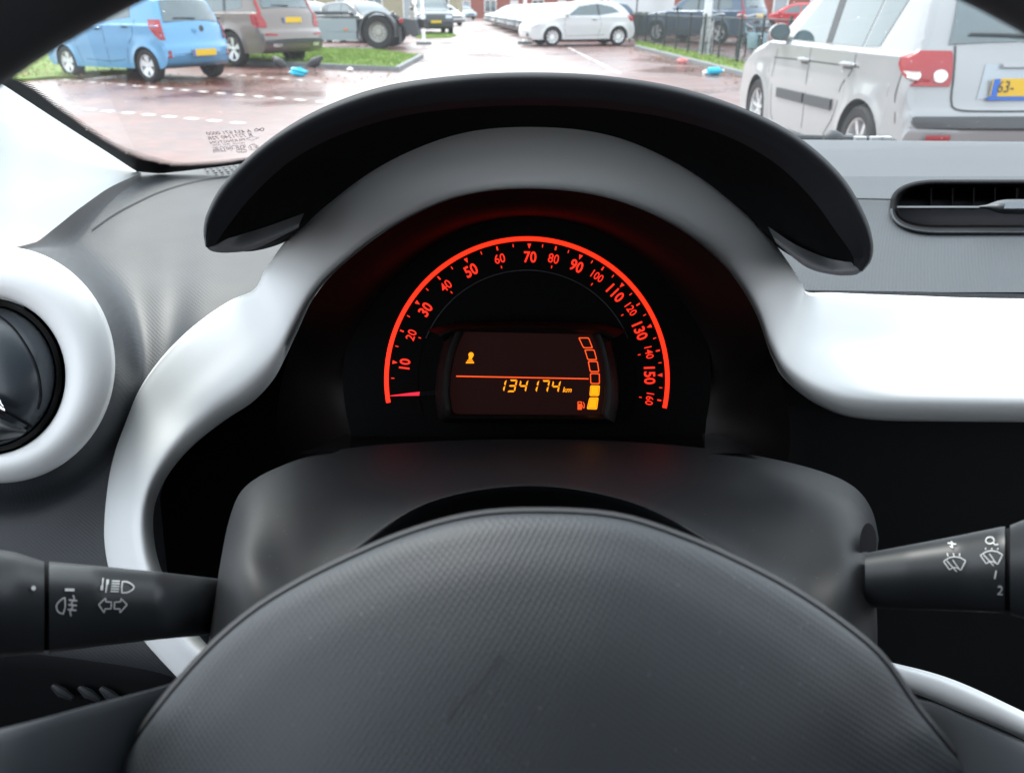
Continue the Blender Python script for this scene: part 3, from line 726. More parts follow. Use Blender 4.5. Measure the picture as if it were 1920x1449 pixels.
carD, SD = make_car('parked_hatchback', 'silver three-door hatchback standing broadside across the far aisle', spD, paint('paint_bright_silver', (.55, .555, .56), .3, .1), spokes=9, wstyle='thin', rimmat=mat('silver_hubcap', (.8, .8, .8), .35, metal=.1))
place(carD, 3.693, 31.746, 3.38, SD)

# --- row of parked cars beyond it, noses to the aisle
spE = dict(spD); spE = {k: v for k, v in spD.items()}
spE.update(L=4.45, W=1.78, belt=.96, wr=.32, wb=2.65, fo=.9, panes=[dict(b=[(1.5, 1.0), (2.4, 1.0)], t=[(1.95, 1.30), (2.35, 1.39)]), dict(b=[(2.48, 1.0), (3.5, 1.03)], t=[(2.43, 1.39), (3.35, 1.33)])],
    pillars=[], top=[(0, .52), (.05, .70), (.25, .80), (.9, .93), (1.1, 1.0), (1.6, 1.28), (2.0, 1.42), (2.5, 1.47), (3.2, 1.45), (3.9, 1.38), (4.15, 1.2), (4.3, .98), (4.36, .8), (4.42, .64), (4.45, .52)],
    win=dict(f0=1.05, f1=1.9, r1=3.9, r0=4.2), grille=[(-.5, .5, .28, .40), (-.4, .4, .55, .68)])
spE.pop('plate_z')
# (its own mesh, placed first in the row)
PM = [M['p_white'], M['p_grey'], M['p_ltblue'], M['p_dark'], M['p_silver'], M['p_navy']]
rowg = 'cars parked nose to the aisle beyond the silver hatchback'
names = ['pale grey', 'white', 'pale blue', 'dark grey', 'silver', 'navy']
pmn = {'white': M['p_white'], 'pale grey': M['p_grey'], 'pale blue': M['p_ltblue'], 'dark grey': M['p_dark'], 'silver': M['p_silver'], 'navy': M['p_navy']}
order = ['navy', 'dark grey', 'silver', 'navy', 'pale grey', 'navy', 'silver', 'pale blue', 'dark grey', 'white', 'silver', 'navy', 'pale grey', 'white']
carE, SE = make_car('parked_car', 'x', spE, pmn[order[0]], level=1, group=rowg, far=True)
ordn = ['first', 'second', 'third', 'fourth', 'fifth', 'sixth', 'seventh', 'eighth', 'ninth', 'tenth', 'eleventh', 'twelfth', 'thirteenth', 'fourteenth']
for i, c in enumerate(order):
    y = 35.6+i*2.75; x = .95-(y-36)*.085; a = 3.42+random.uniform(-.03, .03)
    loc = (x+2.1*abs(math.cos(a)), y+.6, 0)
    lab = f'{c} car, {ordn[i]} behind the silver three-door hatchback in the row along the aisle'
    if i == 0: carE.location = loc; carE.rotation_euler = (0, 0, a); carE['label'] = lab
    else: copy_car(carE, loc, a, lab, rowg, pmn[c])
# --- cars on the left of the aisle
lg = 'cars parked on the left side of the aisle'
p = G(805, 66); carF = copy_car(carC, (p.x-.1, p.y+1.8, 0), math.radians(-78), 'dark SUV facing the camera behind the left white post', lg, M['p_dark'])
for ch in list(carF.children):
    if ch.name.startswith(('tail_lamp', 'upper_tail')): pass
sF = SCs
for z in (.62,):
    x = SCs.tail([[(0, z)]], .03, True)[0][0].x
    MB().box((x, 0, z), (.012, .52, .11)).build('number_plate', M['plate'], carF, smooth=False)
    MB().grid(SCs.tail(bil((-.5, .68), (.5, .68), (.5, .92), (-.5, .92), 8, 3), .008, True)).build('grille', M['dark_trim'], carF)
p = G(853, 50); copy_car(carE, (p.x-1.2, p.y+3, 0), math.radians(-55), 'white car facing the aisle, beyond the dark SUV on the left', lg, M['p_white'])
for i, (px, py, c, lb) in enumerate([(880, 38, 'pale blue', 'pale blue car at the far end of the aisle'), (898, 35, 'dark grey', 'dark grey car farthest off at the far end of the aisle')]):
    p = G(px, py); copy_car(carE, (p.x-1, p.y+3, 0), math.radians(-60), lb, lg, pmn[c])
lb = ['dark grey car whose windscreen rises above the truck wheel', 'silver car standing just left of the car above the truck wheel', 'pale grey car half hidden behind the middle of the truck', 'white car partly hidden behind the truck nearest its cab']
for i, (x, y, a, c) in enumerate([(-6.1, 34.6, -48, 'dark grey'), (-8.6, 36.0, -42, 'silver'), (-11.2, 36.6, -42, 'pale grey'), (-14.0, 37.2, -42, 'white')]):
    copy_car(carE, (x, y, 0), math.radians(a), lb[i], 'cars standing behind the truck', pmn[c])
# --- cars behind the fence
p0, p1 = G(1384, 84), G(1275, 80)
copy_car(carC, ((p0.x+p1.x)/2, (p0.y+p1.y)/2+1.1, 0), math.atan2(p1.y-p0.y, p1.x-p0.x), 'dark green estate car parked lengthwise behind the iron railing', 'cars behind the railing', M['p_navy'], name='parked_estate')
copy_car(carE, (15.6, 47, 0), math.radians(160), 'red car parked below the brick houses', 'cars behind the railing', M['p_red'])
copy_car(carE, (16.4, 41, 0), math.radians(195), 'dark grey car parked in front of the red car', 'cars behind the railing', M['p_dark'])

# ================================================================== TRUCK TRACTOR
tr = empty('truck_tractor', (-4.35, 29.3, 0), math.radians(176)); tag(tr, 'long grey truck tractor with side skirts and one huge rear wheel', 'truck')
# local +X forward (towards the left of the photo), y>0 is its left = towards the camera
W2 = 1.22
M['skirt'] = paint('paint_truck_grey', (.27, .31, .34), .35, .2)
def slab(b, pts, y0, y1):
    n = len(pts); a = [Vector((x, y0, z)) for x, z in pts]; c = [Vector((x, y1, z)) for x, z in pts]
    b.add(a, [tuple(range(n))]); b.add(c, [tuple(range(n))[::-1]])
    for i in range(n):
        j = (i+1) % n; b.add([a[i], a[j], c[j], c[i]], [(0, 1, 2, 3)])
    return b
slab(MB(), [(.72, .27), (4.6, .27), (4.6, .52), (.72, .52)], W2-.10, W2+.02).build('lower_side_skirt', M['skirt'], tr, bevel=.015)
slab(MB(), [(.70, .53), (4.6, .53), (4.6, .92), (.70, .92)], W2-.12, W2).build('upper_side_skirt', M['skirt'], tr, bevel=.015)
slab(MB(), [(.62, .93), (4.7, .93), (4.7, 1.0), (.62, 1.0)], W2-.2, W2+.005).build('skirt_top_rail', M['dark_trim'], tr, bevel=.01)
MB().box((1.8, 0, .75), (6.4, .9, .28)).build('chassis', M['well'], tr, smooth=False)
MB().box((1.06, W2+.025, .60), (.12, .02, .05)).build('side_marker', M['amber_lens'], tr, smooth=False)
for y in (W2-.17, -W2+.17):
    b = MB(); r = .52
    b.lathe([(r*.58, -.14), (r*.7, -.16), (r*.93, -.16), (r, -.11), (r, .11), (r*.93, .16), (r*.7, .16), (r*.58, .14)], (0, 0, 0), (0, 1, 0), 40)
    t = b.build('rear_wheel', M['rubber'], tr, loc=(0, y, r)); sg = 1 if y > 0 else -1
    b = MB(); b.lathe([(r*.59, .15*sg), (r*.56, .12*sg), (r*.5, .05*sg), (r*.44, -.01*sg), (.12, 0), (.11, .06*sg), (.001, .065*sg)], (0, 0, 0), (0, 1, 0), 36)
    rm = b.build('rim', mat('truck_rim', (.38, .37, .34), .5, metal=.3), t)
    b = MB()
    for k in range(10):
        a = k*math.pi/5; b.box((math.cos(a)*.185, sg*.01, math.sin(a)*.185), (.05, .06, .05))
    b.build('wheel_nuts', M['alloy'], rm)
b = MB(); rows = []
for a in np.linspace(math.radians(-25), math.radians(195), 28):
    R_ = .62; rows.append([Vector((math.cos(a)*R_*1.02, W2-.38, .52+math.sin(a)*R_)), Vector((math.cos(a)*R_*1.02, W2+.03, .52+math.sin(a)*R_)), Vector((math.cos(a)*(R_-.05), W2+.03, .52+math.sin(a)*(R_-.05))), Vector((math.cos(a)*(R_-.05), W2-.38, .52+math.sin(a)*(R_-.05)))])
b.grid(rows, True).build('mudguard', M['dark_trim'], tr)
MB().box((-.72, W2-.15, .42), (.02, .34, .5)).build('mud_flap', M['dark_trim'], tr, smooth=False)
MB().lathe([(.001, .03), (.07, .03), (.08, 0), (.08, -.04)], (-.78, W2-.1, .86), (-.2, 1, 0), 20).build('tail_lamp', M['red_lens'], tr)
slab(MB(), [(-.75, .75), (-.72, .95), (-1.2, .88), (-1.3, .45), (-1.1, .35), (-.95, .5)], W2-.9, W2-.35).build('rear_frame', M['dark_trim'], tr, bevel=.02)
slab(MB(), [(4.7, .35), (7.1, .35), (7.2, .8), (7.1, 1.6), (6.9, 3.4), (5.0, 3.5), (4.7, 3.3)], -W2, W2).build('cab', M['skirt'], tr, bevel=.06)
MB().box((4.9, W2-.25, 1.35), (.5, .4, .9)).build('air_tank', M['dark_trim'], tr, smooth=False)
MB().box((1.8, .2, 1.08), (1.0, .8, .12)).build('coupling_plate', M['dark_trim'], tr, bevel=.02)
b = MB(); r = .5; b.lathe([(.05, -.1), (r*.7, -.16), (r*.93, -.16), (r, -.11), (r, .11), (r*.93, .16), (r*.7, .16), (.05, .05)], (0, 0, 0), (0, 1, 0), 32); b.build('front_wheel', M['rubber'], tr, loc=(5.9, W2-.14, r))

# ================================================================== POSTS, SIGN, LAMP, FENCE, BICYCLES
pg = 'white barrier posts on dark blocks either side of the aisle'
for i, (px, py, lab) in enumerate([(795, 84, 'white post on a dark block at the left side of the aisle'), (984, 83, 'white post on a dark block in front of the silver three-door hatchback')]):
    g = G(px, py); t = empty('barrier_post', g); tag(t, lab, 'post', pg)
    MB().tube([(0, 0, .09), (0, 0, .2), (0, 0, 2.3)], [.11, .065, .06], 14).build('post', M['postw'], t)
    MB().box((0, 0, .05), (.55, .38, .10)).build('base_block', M['kerb'], t, bevel=.02, smooth=False)
g = G(1190, 78); t = empty('road_sign', g); tag(t, 'round red sign on a thin pole above the iron railing', 'sign')
MB().tube([(0, 0, 0), (0, 0, 2.3)], .03, 10).build('pole', M['dark_trim'], t)
b = MB(); b.lathe([(.001, .012), (.29, .012), (.30, 0), (.29, -.012), (.001, -.012)], (0, -.045, 1.86), (0, -1, 0), 36); b.build('sign_disc', mat('sign_red', (.75, .05, .03), .4), t)
g = G(1319, 108); t = empty('lamp_post', g); tag(t, 'thick pale grey lamp post rising behind the railing with a bicycle', 'lamp post')
MB().tube([(0, 0, 0), (0, 0, .5), (0, 0, .9), (0, 0, 6)], [.16, .15, .11, .08], 16).build('column', mat('lamp_grey', (.58, .6, .6), .5, noise=.1, nscale=4), t)
MB().tube([(0, 0, 5.95), (-.5, -.2, 6.2), (-1.2, -.5, 6.25)], .04, 8).build('arm', M['postw'], t)
MB().box((-1.4, -.58, 6.23), (.55, .22, .1), .38).build('lamp_head', M['alloy'], t, bevel=.02)

fe = empty('iron_fence', f0); tag(fe, 'low black iron railing with thin vertical bars along the grass strip', 'fence')
FL = (f2-f0).length; fdir = (f2-f0).normalized(); b = MB(); ph = 1.02
def fp(s, z): q = fdir*s; return Vector((q.x, q.y, z))
b.tube([fp(0, ph), fp(FL, ph)], .018, 6); b.tube([fp(0, .16), fp(FL, .16)], .014, 6); b.build('rails', M['iron'], fe)
n = int(FL/1.55)
for i in range(n+1):
    MB().box(fp(i*1.55, .54), (.05, .05, 1.12), math.atan2(fdir.y, fdir.x)).build('fence_post', M['iron'], fe, smooth=False)
b = MB()
for i in range(int(FL/.115)):
    b.box(fp(i*.115+.05, .59), (.014, .014, .86), 0)
bars = b.build('bars', M['iron'], fe, smooth=False); bars['kind'] = 'stuff'

def bicycle(x, y, rz, label, col, tall=False):
    t = empty('bicycle', (x, y, 0), rz); tag(t, label, 'bicycle', None)
    fm = mat('bike_paint', col, .4)
    for nm, wx in (('front_wheel', .53), ('rear_wheel', -.53)):
        pts = [(wx+.33*math.cos(a), 0, .34+.33*math.sin(a)) for a in np.linspace(0, 2*math.pi, 29)]
        b = MB().tube(pts, .018, 6, False)
        wl = b.build(nm, M['rubber'], t); b = MB()
        for k in range(14):
            a = k*math.pi/7; b.tube([(wx, 0, .34), (wx+.32*math.cos(a), 0, .34+.32*math.sin(a))], .0025, 4, False)
        b.build('spokes', M['alloy'], wl)
    b = MB()
    for A, B_ in [((-.53, 0, .34), (-.08, 0, .3)), ((-.08, 0, .3), (-.2, 0, .85)), ((-.2, 0, .8), (.36, 0, .9)), ((-.08, 0, .3), (.36, 0, .82)), ((.33, 0, 1.0), (.53, 0, .34)), ((-.53, 0, .34), (-.2, 0, .8)), ((-.2, 0, .6), (.34, 0, .75))]:
        b.tube([A, B_], .017, 6)
    b.build('frame', fm, t)
    MB().tube([(.20, -.3, 1.08), (.30, -.2, 1.1), (.34, 0, 1.06), (.30, .2, 1.1), (.20, .3, 1.08)], .013, 6).build('handlebar', M['alloy'], t)
    b = MB().tube([(-.32, 0, .93), (-.2, 0, .94), (-.05, 0, .95)], [.08, .06, .02], 8); b.v = [(v[0], v[1], .94+(v[2]-.94)*.5) for v in b.v]; b.build('saddle', M['dark_trim'], t)
    for sg in (1, -1): 
        b = MB(); b.box((-.45, sg*.11, .56), (.36, .12, .32)); 
        if tall: b.build('pannier', mat('pannier_cloth', (.35, .55, .62), .7, noise=.3), t, bevel=.03)
    rows = [[Vector((-.53+.38*math.cos(a), y_, .34+.38*math.sin(a))) for y_ in (-.025, .025)] for a in np.linspace(.5, 2.9, 14)]
    MB().grid(rows).build('mudguard', fm, t)
    return t
g = G(1330, 107); bicycle(g.x, g.y+.1, math.radians(70), 'silver bicycle leaning beside the thick lamp post', (.5, .5, .48))
g = G(1405, 126); bicycle(g.x+.1, g.y+.6, math.radians(95), 'bicycle with pale blue panniers standing end-on at the railing', (.2, .3, .35), True)

# litter and birds
def blob(name, loc, dims, m, label, cat, seed, group=None):
    r_ = np.random.default_rng(seed); bm = bmesh.new(); bmesh.ops.create_icosphere(bm, subdivisions=3, radius=1)
    ph_ = r_.uniform(0, 6, 9)
    for v in bm.verts:
        k = 1+.18*math.sin(4*v.co.x+ph_[0])*math.cos(5*v.co.y+ph_[1])+.14*math.sin(7*v.co.z+ph_[2]+3*v.co.x)+r_.uniform(-.06, .06)
        v.co = Vector((v.co.x*dims[0]*k, v.co.y*dims[1]*k, max(-.95, v.co.z)*dims[2]*k))
    me = bpy.data.meshes.new(name); bm.to_mesh(me); bm.free(); me.materials.append(m)
    o = bpy.data.objects.new(name, me); COL.objects.link(o); o.location = (loc[0], loc[1], dims[2]*.95); tag(o, label, cat, group)
    return o
g = G(560, 144); blob('litter_bag', (g.x, g.y), (.17, .1, .09), M['cyan'], 'crumpled bright blue plastic bag on wet paving behind the taupe SUV', 'litter', 3)
g = G(1340, 141)
t = empty('plastic_bottle', (g.x, g.y, .075), .35); tag(t, 'bright cyan plastic bottle lying near the right kerb', 'bottle')
MB().lathe([(.001, -.17), (.06, -.165), (.075, -.15), (.075, .05), (.07, .09), (.03, .14), (.027, .17), (.001, .17)], (0, 0, 0), (1, 0, 0), 20).build('bottle_body', M['cyan'], t)
MB().lathe([(.001, .205), (.032, .2), (.033, .172), (.028, .17)], (0, 0, 0), (1, 0, 0), 14).build('cap', M['wframe'], t)
g = G(1279, 119); blob('litter_paper', (g.x, g.y), (.13, .09, .06), M['pink'], 'crumpled pink paper lying against the right kerb', 'litter', 5)
g = G(1322, 141); blob('litter_paper', (g.x, g.y), (.06, .05, .05), M['wframe'], 'small white crumpled paper beside the cyan bottle', 'litter', 6)
g = G(660, 133); blob('litter_paper', (g.x, g.y-.2), (.07, .05, .04), M['wframe'], 'white paper scrap below the kerb of the grass island', 'litter', 8)
def bird(x, y, rz, label):
    t = empty('crow', (x, y, 0), rz); tag(t, label, 'bird', 'black birds pecking at the litter')
    b = MB(); b.tube([(-.20, 0, .13), (-.12, 0, .15), (-.03, 0, .17), (.06, 0, .20), (.11, 0, .235), (.145, 0, .265), (.175, 0, .268), (.20, 0, .262), (.235, 0, .25)], [.02, .06, .10, .10, .07, .05, .048, .022, .006], 12)
    b.v = [(v[0]*.85, v[1], v[2]+.03) for v in b.v]
    b.build('body', M['feather'], t)
    MB().add([(-.14, -.025, .14), (-.14, .025, .14), (-.26, .045, .10), (-.26, -.045, .10), (-.14, 0, .16)], [(0, 1, 2, 3), (0, 4, 1), (1, 4, 2), (4, 3, 2), (0, 3, 4)]).build('tail', M['feather'], t)
    for sg in (1, -1):
        b = MB(); b.tube([(.06, sg*.05, .2), (-.04, sg*.065, .18), (-.2, sg*.03, .13)], [.02, .03, .006], 8); b.build('wing', M['feather'], t)
        b = MB(); b.tube([(0, sg*.025, .13), (-.01, sg*.03, .07), (0, sg*.03, .005), (.04, sg*.03, .005)], .006, 5); b.build('leg', M['feather'], t)
g = G(527, 139); bird(g.x, g.y, 2.6, 'black bird to the left of the blue plastic bag')
g = G(592, 138); bird(g.x, g.y, .3, 'black bird to the right of the blue plastic bag')

# ================================================================== BUILDINGS, TREE, VAN, HEDGE
def house(name, x, y, w_, d_, h_, rz, label, nwin, wallm, storeys=2, roof=True, group=None):
    t = empty(name, (x, y, 0), rz); tag(t, label, 'house', group)
    MB().box((0, 0, h_/2), (w_, d_, h_)).build('wall', wallm, t, smooth=False)
    if roof:
        a = [(-w_/2-.3, -d_/2-.4, h_), (w_/2+.3, -d_/2-.4, h_), (w_/2+.3, d_/2+.4, h_), (-w_/2-.3, d_/2+.4, h_), (-w_/2-.3, 0, h_+2.6), (w_/2+.3, 0, h_+2.6)]
        MB().add(a, [(0, 1, 5, 4), (2, 3, 4, 5), (0, 4, 3), (1, 2, 5), (0, 3, 2, 1)]).build('roof', M['roof'], t, smooth=False)
    for s in range(storeys):
        for i in range(nwin):
            cx = -w_/2+(i+.5)*w_/nwin; z = 1.45+s*2.7; hw, hh = .75, .7
            if s == 0 and i % 2 == 1: z, hw, hh = 1.05, .48, 1.05; nm = 'door'
            else: nm = 'window'
            fr = MB()
            for (bx_, bz, sx, sz) in ((0, hh, 2*hw+.1, .1), (0, -hh, 2*hw+.1, .1), (hw, 0, .1, 2*hh-.1), (-hw, 0, .1, 2*hh-.1), (0, 0, .07, 2*hh-.1)):
                if nm == 'door' and sx == .07: continue
                fr.box((cx+bx_, -d_/2-.04, z+bz), (sx, .12, sz))
            f = fr.build(nm, M['wframe'], t, smooth=False)
            MB().box((cx, -d_/2-.005, z), (2*hw-.1, .03, 2*hh-.1)).build('pane' if nm == 'window' else 'door_leaf', M['cglass'] if nm == 'window' else random.choice([M['p_grey'], M['wframe']]), f, smooth=False)
    return t
house('brick_house', -1.5, 118, 44, 9, 6, .05, 'long red brick terrace closing the far end of the aisle', 14, M['brickwall'])
house('brick_house', 27, 66, 34, 9, 6, -.12, 'red brick terrace with white window frames behind the red car', 12, M['brickwall'])
house('garage_block', -14.0, 92, 17, 8, 3.4, 0, 'low beige garage block beyond the far white car', 5, M['beige'], 1, False)
t = empty('street_tree', G(1285, 58)); tag(t, 'mossy green tree trunk standing beside the white van', 'tree')
MB().tube([(0, 0, 0), (.03, 0, .4), (0, .05, 1.5), (-.08, 0, 3), (0, 0, 5)], [.62, .48, .43, .38, .25], 20).build('trunk', M['bark'], t)
b = MB()
for _ in range(900):
    a = random.uniform(0, 6.28); r = random.uniform(0, 3.2); z = random.uniform(4.2, 8.5); s = random.uniform(.08, .2)
    x, y = math.cos(a)*r, math.sin(a)*r
    b.add([(x-s, y, z), (x, y-s*.5, z+s*.4), (x+s, y, z), (x, y+s*.5, z-s*.3)], [(0, 1, 2, 3)])
for k in range(9):
    a = k*.7; b.tube([(0, 0, 3.6+k*.15), (math.cos(a)*1.2, math.sin(a)*1.2, 5.2), (math.cos(a)*2.6, math.sin(a)*2.6, 7)], [.14, .08, .03], 6)
b.build('crown', M['olive'], t, smooth=False)
# white panel van
vn = empty('white_van', (8.0, 56, 0), math.radians(185)); tag(vn, 'tall plain white box van parked behind the round red sign', 'van')
slab(MB(), [(-2.3, .75), (2.0, .75), (2.0, 3.1), (-2.3, 3.1)], -1.05, 1.05).build('box_body', M['p_white'], vn, bevel=.05)
slab(MB(), [(2.05, .5), (3.5, .5), (3.55, 1.1), (3.3, 1.25), (2.9, 2.1), (2.05, 2.2)], -.98, .98).build('cab', M['p_white'], vn, bevel=.05)
slab(MB(), [(2.3, 1.3), (3.15, 1.3), (2.8, 2.0), (2.3, 2.05)], -1.0, 1.0).build('cab_window', M['cglass'], vn)
MB().box((-.2, 0, .6), (4.6, .8, .2)).build('chassis', M['well'], vn, smooth=False)
for x in (-1.4, 2.75):
    for y in (-.9, .9): wheel(vn, x, y, .34, .22, 8, 'thin', 1 if y > 0 else -1)
MB().box((-2.32, .9, .95), (.04, .12, .2)).build('tail_lamp', M['amber_lens'], vn, smooth=False)
# low dark hedge behind the far fence
hp = MB()
for _ in range(3500):
    x = random.uniform(0, 5.5); z = random.uniform(.05, 1.0); y = random.uniform(-.4, .4); s = random.uniform(.05, .1); a = random.uniform(0, 3)
    hp.add([(x-s*math.cos(a), y-s*math.sin(a), z), (x, y, z+s), (x+s*math.cos(a), y+s*math.sin(a), z), (x, y, z-s)], [(0, 1, 2, 3)])
hd = hp.build('clipped_hedge', mat('hedge_leaves', (.05, .09, .05), .8, noise=.5, nscale=5), smooth=False); hd.location = (5.8, 42, 0)
tag(hd, 'low dark clipped hedge behind the railing near the round red sign', 'hedge')


# ================================================================== THE CAR WE SIT IN
# ---- windscreen: one inclined plane, its lower edge along the dashboard
zw = 1.08
wl, wr_ = G(262, 321, zw), G(1905, 271, zw)
wdir = (wr_-wl).normalized(); wup = Vector((0, -math.cos(math.radians(38)), math.sin(math.radians(38)))); wn = wdir.cross(wup).normalized()
if wn.y > 0: wn = -wn                        # towards the cabin
CAM = Vector((0, 0, H))
def ray(px, py): return V((px-960)/F, (724.5-py)/F, 1)-Vector((0, 0, H))
def Wp(px, py, off=0.0):
    r = ray(px, py); t = (wl+wn*off-CAM).dot(wn)/r.dot(wn); return CAM+r*t
def glass_mat():
    m = bpy.data.materials.new('windscreen_glass'); m.use_nodes = True; N, L = nodes(m); N.remove(N['Principled BSDF']); out = N['Material Output']
    tr_ = N.new('ShaderNodeBsdfTransparent'); tr_.inputs[0].default_value = (.93, .97, .96, 1)
    gl = N.new('ShaderNodeBsdfGlossy'); gl.inputs['Roughness'].default_value = .02
    ge = N.new('ShaderNodeNewGeometry'); dt = N.new('ShaderNodeVectorMath'); dt.operation = 'DOT_PRODUCT'; L.new(ge.outputs['Incoming'], dt.inputs[0]); L.new(ge.outputs['Normal'], dt.inputs[1])
    ab_ = N.new('ShaderNodeMath'); ab_.operation = 'ABSOLUTE'; L.new(dt.outputs['Value'], ab_.inputs[0])
    om = N.new('ShaderNodeMath'); om.operation = 'SUBTRACT'; om.inputs[0].default_value = 1; L.new(ab_.outputs[0], om.inputs[1])
    pw = N.new('ShaderNodeMath'); pw.operation = 'POWER'; pw.inputs[1].default_value = 5; L.new(om.outputs[0], pw.inputs[0])
    fr_ = N.new('ShaderNodeMath'); fr_.operation = 'MULTIPLY_ADD'; fr_.inputs[1].default_value = .8; fr_.inputs[2].default_value = .06; L.new(pw.outputs[0], fr_.inputs[0])
    a = N.new('ShaderNodeMixShader'); L.new(fr_.outputs[0], a.inputs[0]); L.new(tr_.outputs[0], a.inputs[1]); L.new(gl.outputs[0], a.inputs[2])
    df = N.new('ShaderNodeBsdfTranslucent'); df.inputs[0].default_value = (.9, .93, .95, 1)   # film of dust and damp
    tc = N.new('ShaderNodeTexCoord'); nz = N.new('ShaderNodeTexNoise'); nz.inputs['Scale'].default_value = 5; nz.inputs['Detail'].default_value = 5; L.new(tc.outputs['Object'], nz.inputs[0])
    mr = N.new('ShaderNodeMapRange'); mr.inputs[3].default_value = FILM*.6; mr.inputs[4].default_value = FILM*1.4; L.new(nz.outputs[0], mr.inputs[0])
    vz = N.new('ShaderNodeTexVoronoi'); vz.inputs['Scale'].default_value = 55; L.new(tc.outputs['Object'], vz.inputs['Vector'])
    lt = N.new('ShaderNodeMath'); lt.operation = 'LESS_THAN'; lt.inputs[1].default_value = .055; L.new(vz.outputs['Distance'], lt.inputs[0])
    mm = N.new('ShaderNodeMath'); mm.operation = 'MULTIPLY_ADD'; mm.inputs[1].default_value = .12; L.new(lt.outputs[0], mm.inputs[0]); L.new(mr.outputs[0], mm.inputs[2])
    b_ = N.new('ShaderNodeMixShader'); L.new(mm.outputs[0], b_.inputs[0]); L.new(a.outputs[0], b_.inputs[1]); L.new(df.outputs[0], b_.inputs[2]); L.new(b_.outputs[0], out.inputs[0])
    return m
FILM = .010
ws = empty('windscreen', (0, 0, 0)); tag(ws, 'wide clean windscreen with black dotted edge and small mirrored printing', 'windscreen')
gb = MB(); a0 = wl-wdir*.12; a1 = wr_+wdir*.25
gb.grid([[a0+wup*-.05+(a1-a0)*t for t in np.linspace(0, 1, 12)], [a0+wup*.62+(a1-a0)*t for t in np.linspace(0, 1, 12)]])
gb.build('glass', glass_mat(), ws)
solid = resample(catmull([(-60, 100), (12, 148), (30, 156), (60, 172), (100, 203), (130, 224), (165, 250), (205, 275), (240, 294), (277, 307), (333, 313), (417, 309), (470, 301), (620, 284)], 6), 80)
outer = resample([(-90, 94), (-20, 142), (16, 166), (80, 208), (140, 247), (200, 285), (256, 322), (300, 326), (345, 321), (420, 312), (470, 305), (620, 287)], 80)
MB().grid([[Wp(x, y, .003) for x, y in outer], [Wp(x, y, .003) for x, y in solid]]).build('black_edge_band', M['frit'], ws)
dotl = resample(catmull([(-50, 88), (27, 140), (50, 151), (90, 178), (133, 211), (187, 249), (235, 275), (300, 296), (333, 303), (383, 302), (473, 293), (620, 276)], 6), 80)
sd3 = [Wp(x, y, .003) for x, y in solid]; dt3 = [Wp(x, y, .003) for x, y in dotl]
L3 = resample([tuple(p) for p in sd3], 330); D3 = resample([tuple(p) for p in dt3], 330)
b = MB()
for i in range(330):
    a, c = Vector(L3[i]), Vector(D3[i]); ln = (c-a).length; nr = max(3, min(9, int(ln/.0032)))
    for k in range(nr):
        t = (k+(.5 if i % 2 else 0)+.2)/nr
        if t > 1: continue
        p = a.lerp(c, t); r = .00155*(1-.72*t)
        b.add([p+(wdir*math.cos(q)+wup*math.sin(q))*r for q in np.linspace(0, 2*math.pi, 7)[:-1]], [tuple(range(6))])
b.build('dot_pattern', M['frit'], ws, smooth=False)
# mirrored maker's print
Mp = mat('glass_print', (.12, .11, .14), .6)
def wtext(s, px0, px1, py0, py1, h):
    """runs from the right end (px1) towards the left: it is read from outside"""
    A, B_ = Wp(px1, py1, .003), Wp(px0, py0, .003); u = (B_-A); ln = u.length; u.normalize(); v = wup
    up_px = h
    k = (Wp((px0+px1)/2, (py0+py1)/2-h/2, .003)-Wp((px0+px1)/2, (py0+py1)/2+h/2, .003)).length
    cu = text_mesh(s, 1.0, Mp, 'glass_print', ws, align='LEFT')
    xs = [q.co.x for q in cu.data.vertices]; ys = [q.co.y for q in cu.data.vertices]; x0, x1, y0, y1 = min(xs), max(xs), min(ys), max(ys)
    for q in cu.data.vertices: q.co = A+u*((q.co.x-x0)/(x1-x0)*ln)+v*(((q.co.y-y0)/(y1-y0)-.5)*k)
wtext('A 453 671 0000', 387, 471, 251, 246, 6.0)
wtext('R 7271240 72R', 389, 472, 260, 253, 6.0)
wtext('PILKINGTON', 394, 459, 268, 262, 4.6)
wtext('TRANSP  28.5F  M200', 399, 459.5, 272.5, 268, 2.6)
wtext('AS1 M753 DOT 287', 398, 461, 277.5, 272, 2.8)
wtext('43R-001586', 398.5, 461.5, 282, 275.5, 4.4)
wtext('1   000166', 399, 434, 285.5, 282.5, 2.6)
wtext('E1', 470, 482, 277, 276, 4.6); wtext('11', 472.5, 477, 270.3, 270, 2.4)
def wstroke(pts, wpx):
    P = [Wp(x, y, .003) for x, y in pts]; b = MB(); b.tube(P, Wp(pts[0][0], pts[0][1]).length*0+.0004*wpx, 5); b.build('glass_print', Mp, ws)
wstroke([(475.5+9.3*math.cos(a), 276.4+5*math.sin(a)) for a in np.linspace(0, 2*math.pi, 28)], .6)
for cx, rx in ((449, 5), (453, 5), (457, 5), (453, 9.4)): wstroke([(cx+rx*math.cos(a), 283+3.3*math.sin(a)) for a in np.linspace(0, 2*math.pi, 22)], .45)
wstroke([(461.5, 260.8), (473, 256.4), (485, 258.6), (472.5, 263.6), (461.5, 260.8)], .5)
wstroke([(477, 244.6), (480, 241.3), (486, 243.8), (490, 245.6), (494, 244.8), (495, 241), (491, 240.3), (486, 243.8), (482, 246), (477.5, 246.2)], 1.0)

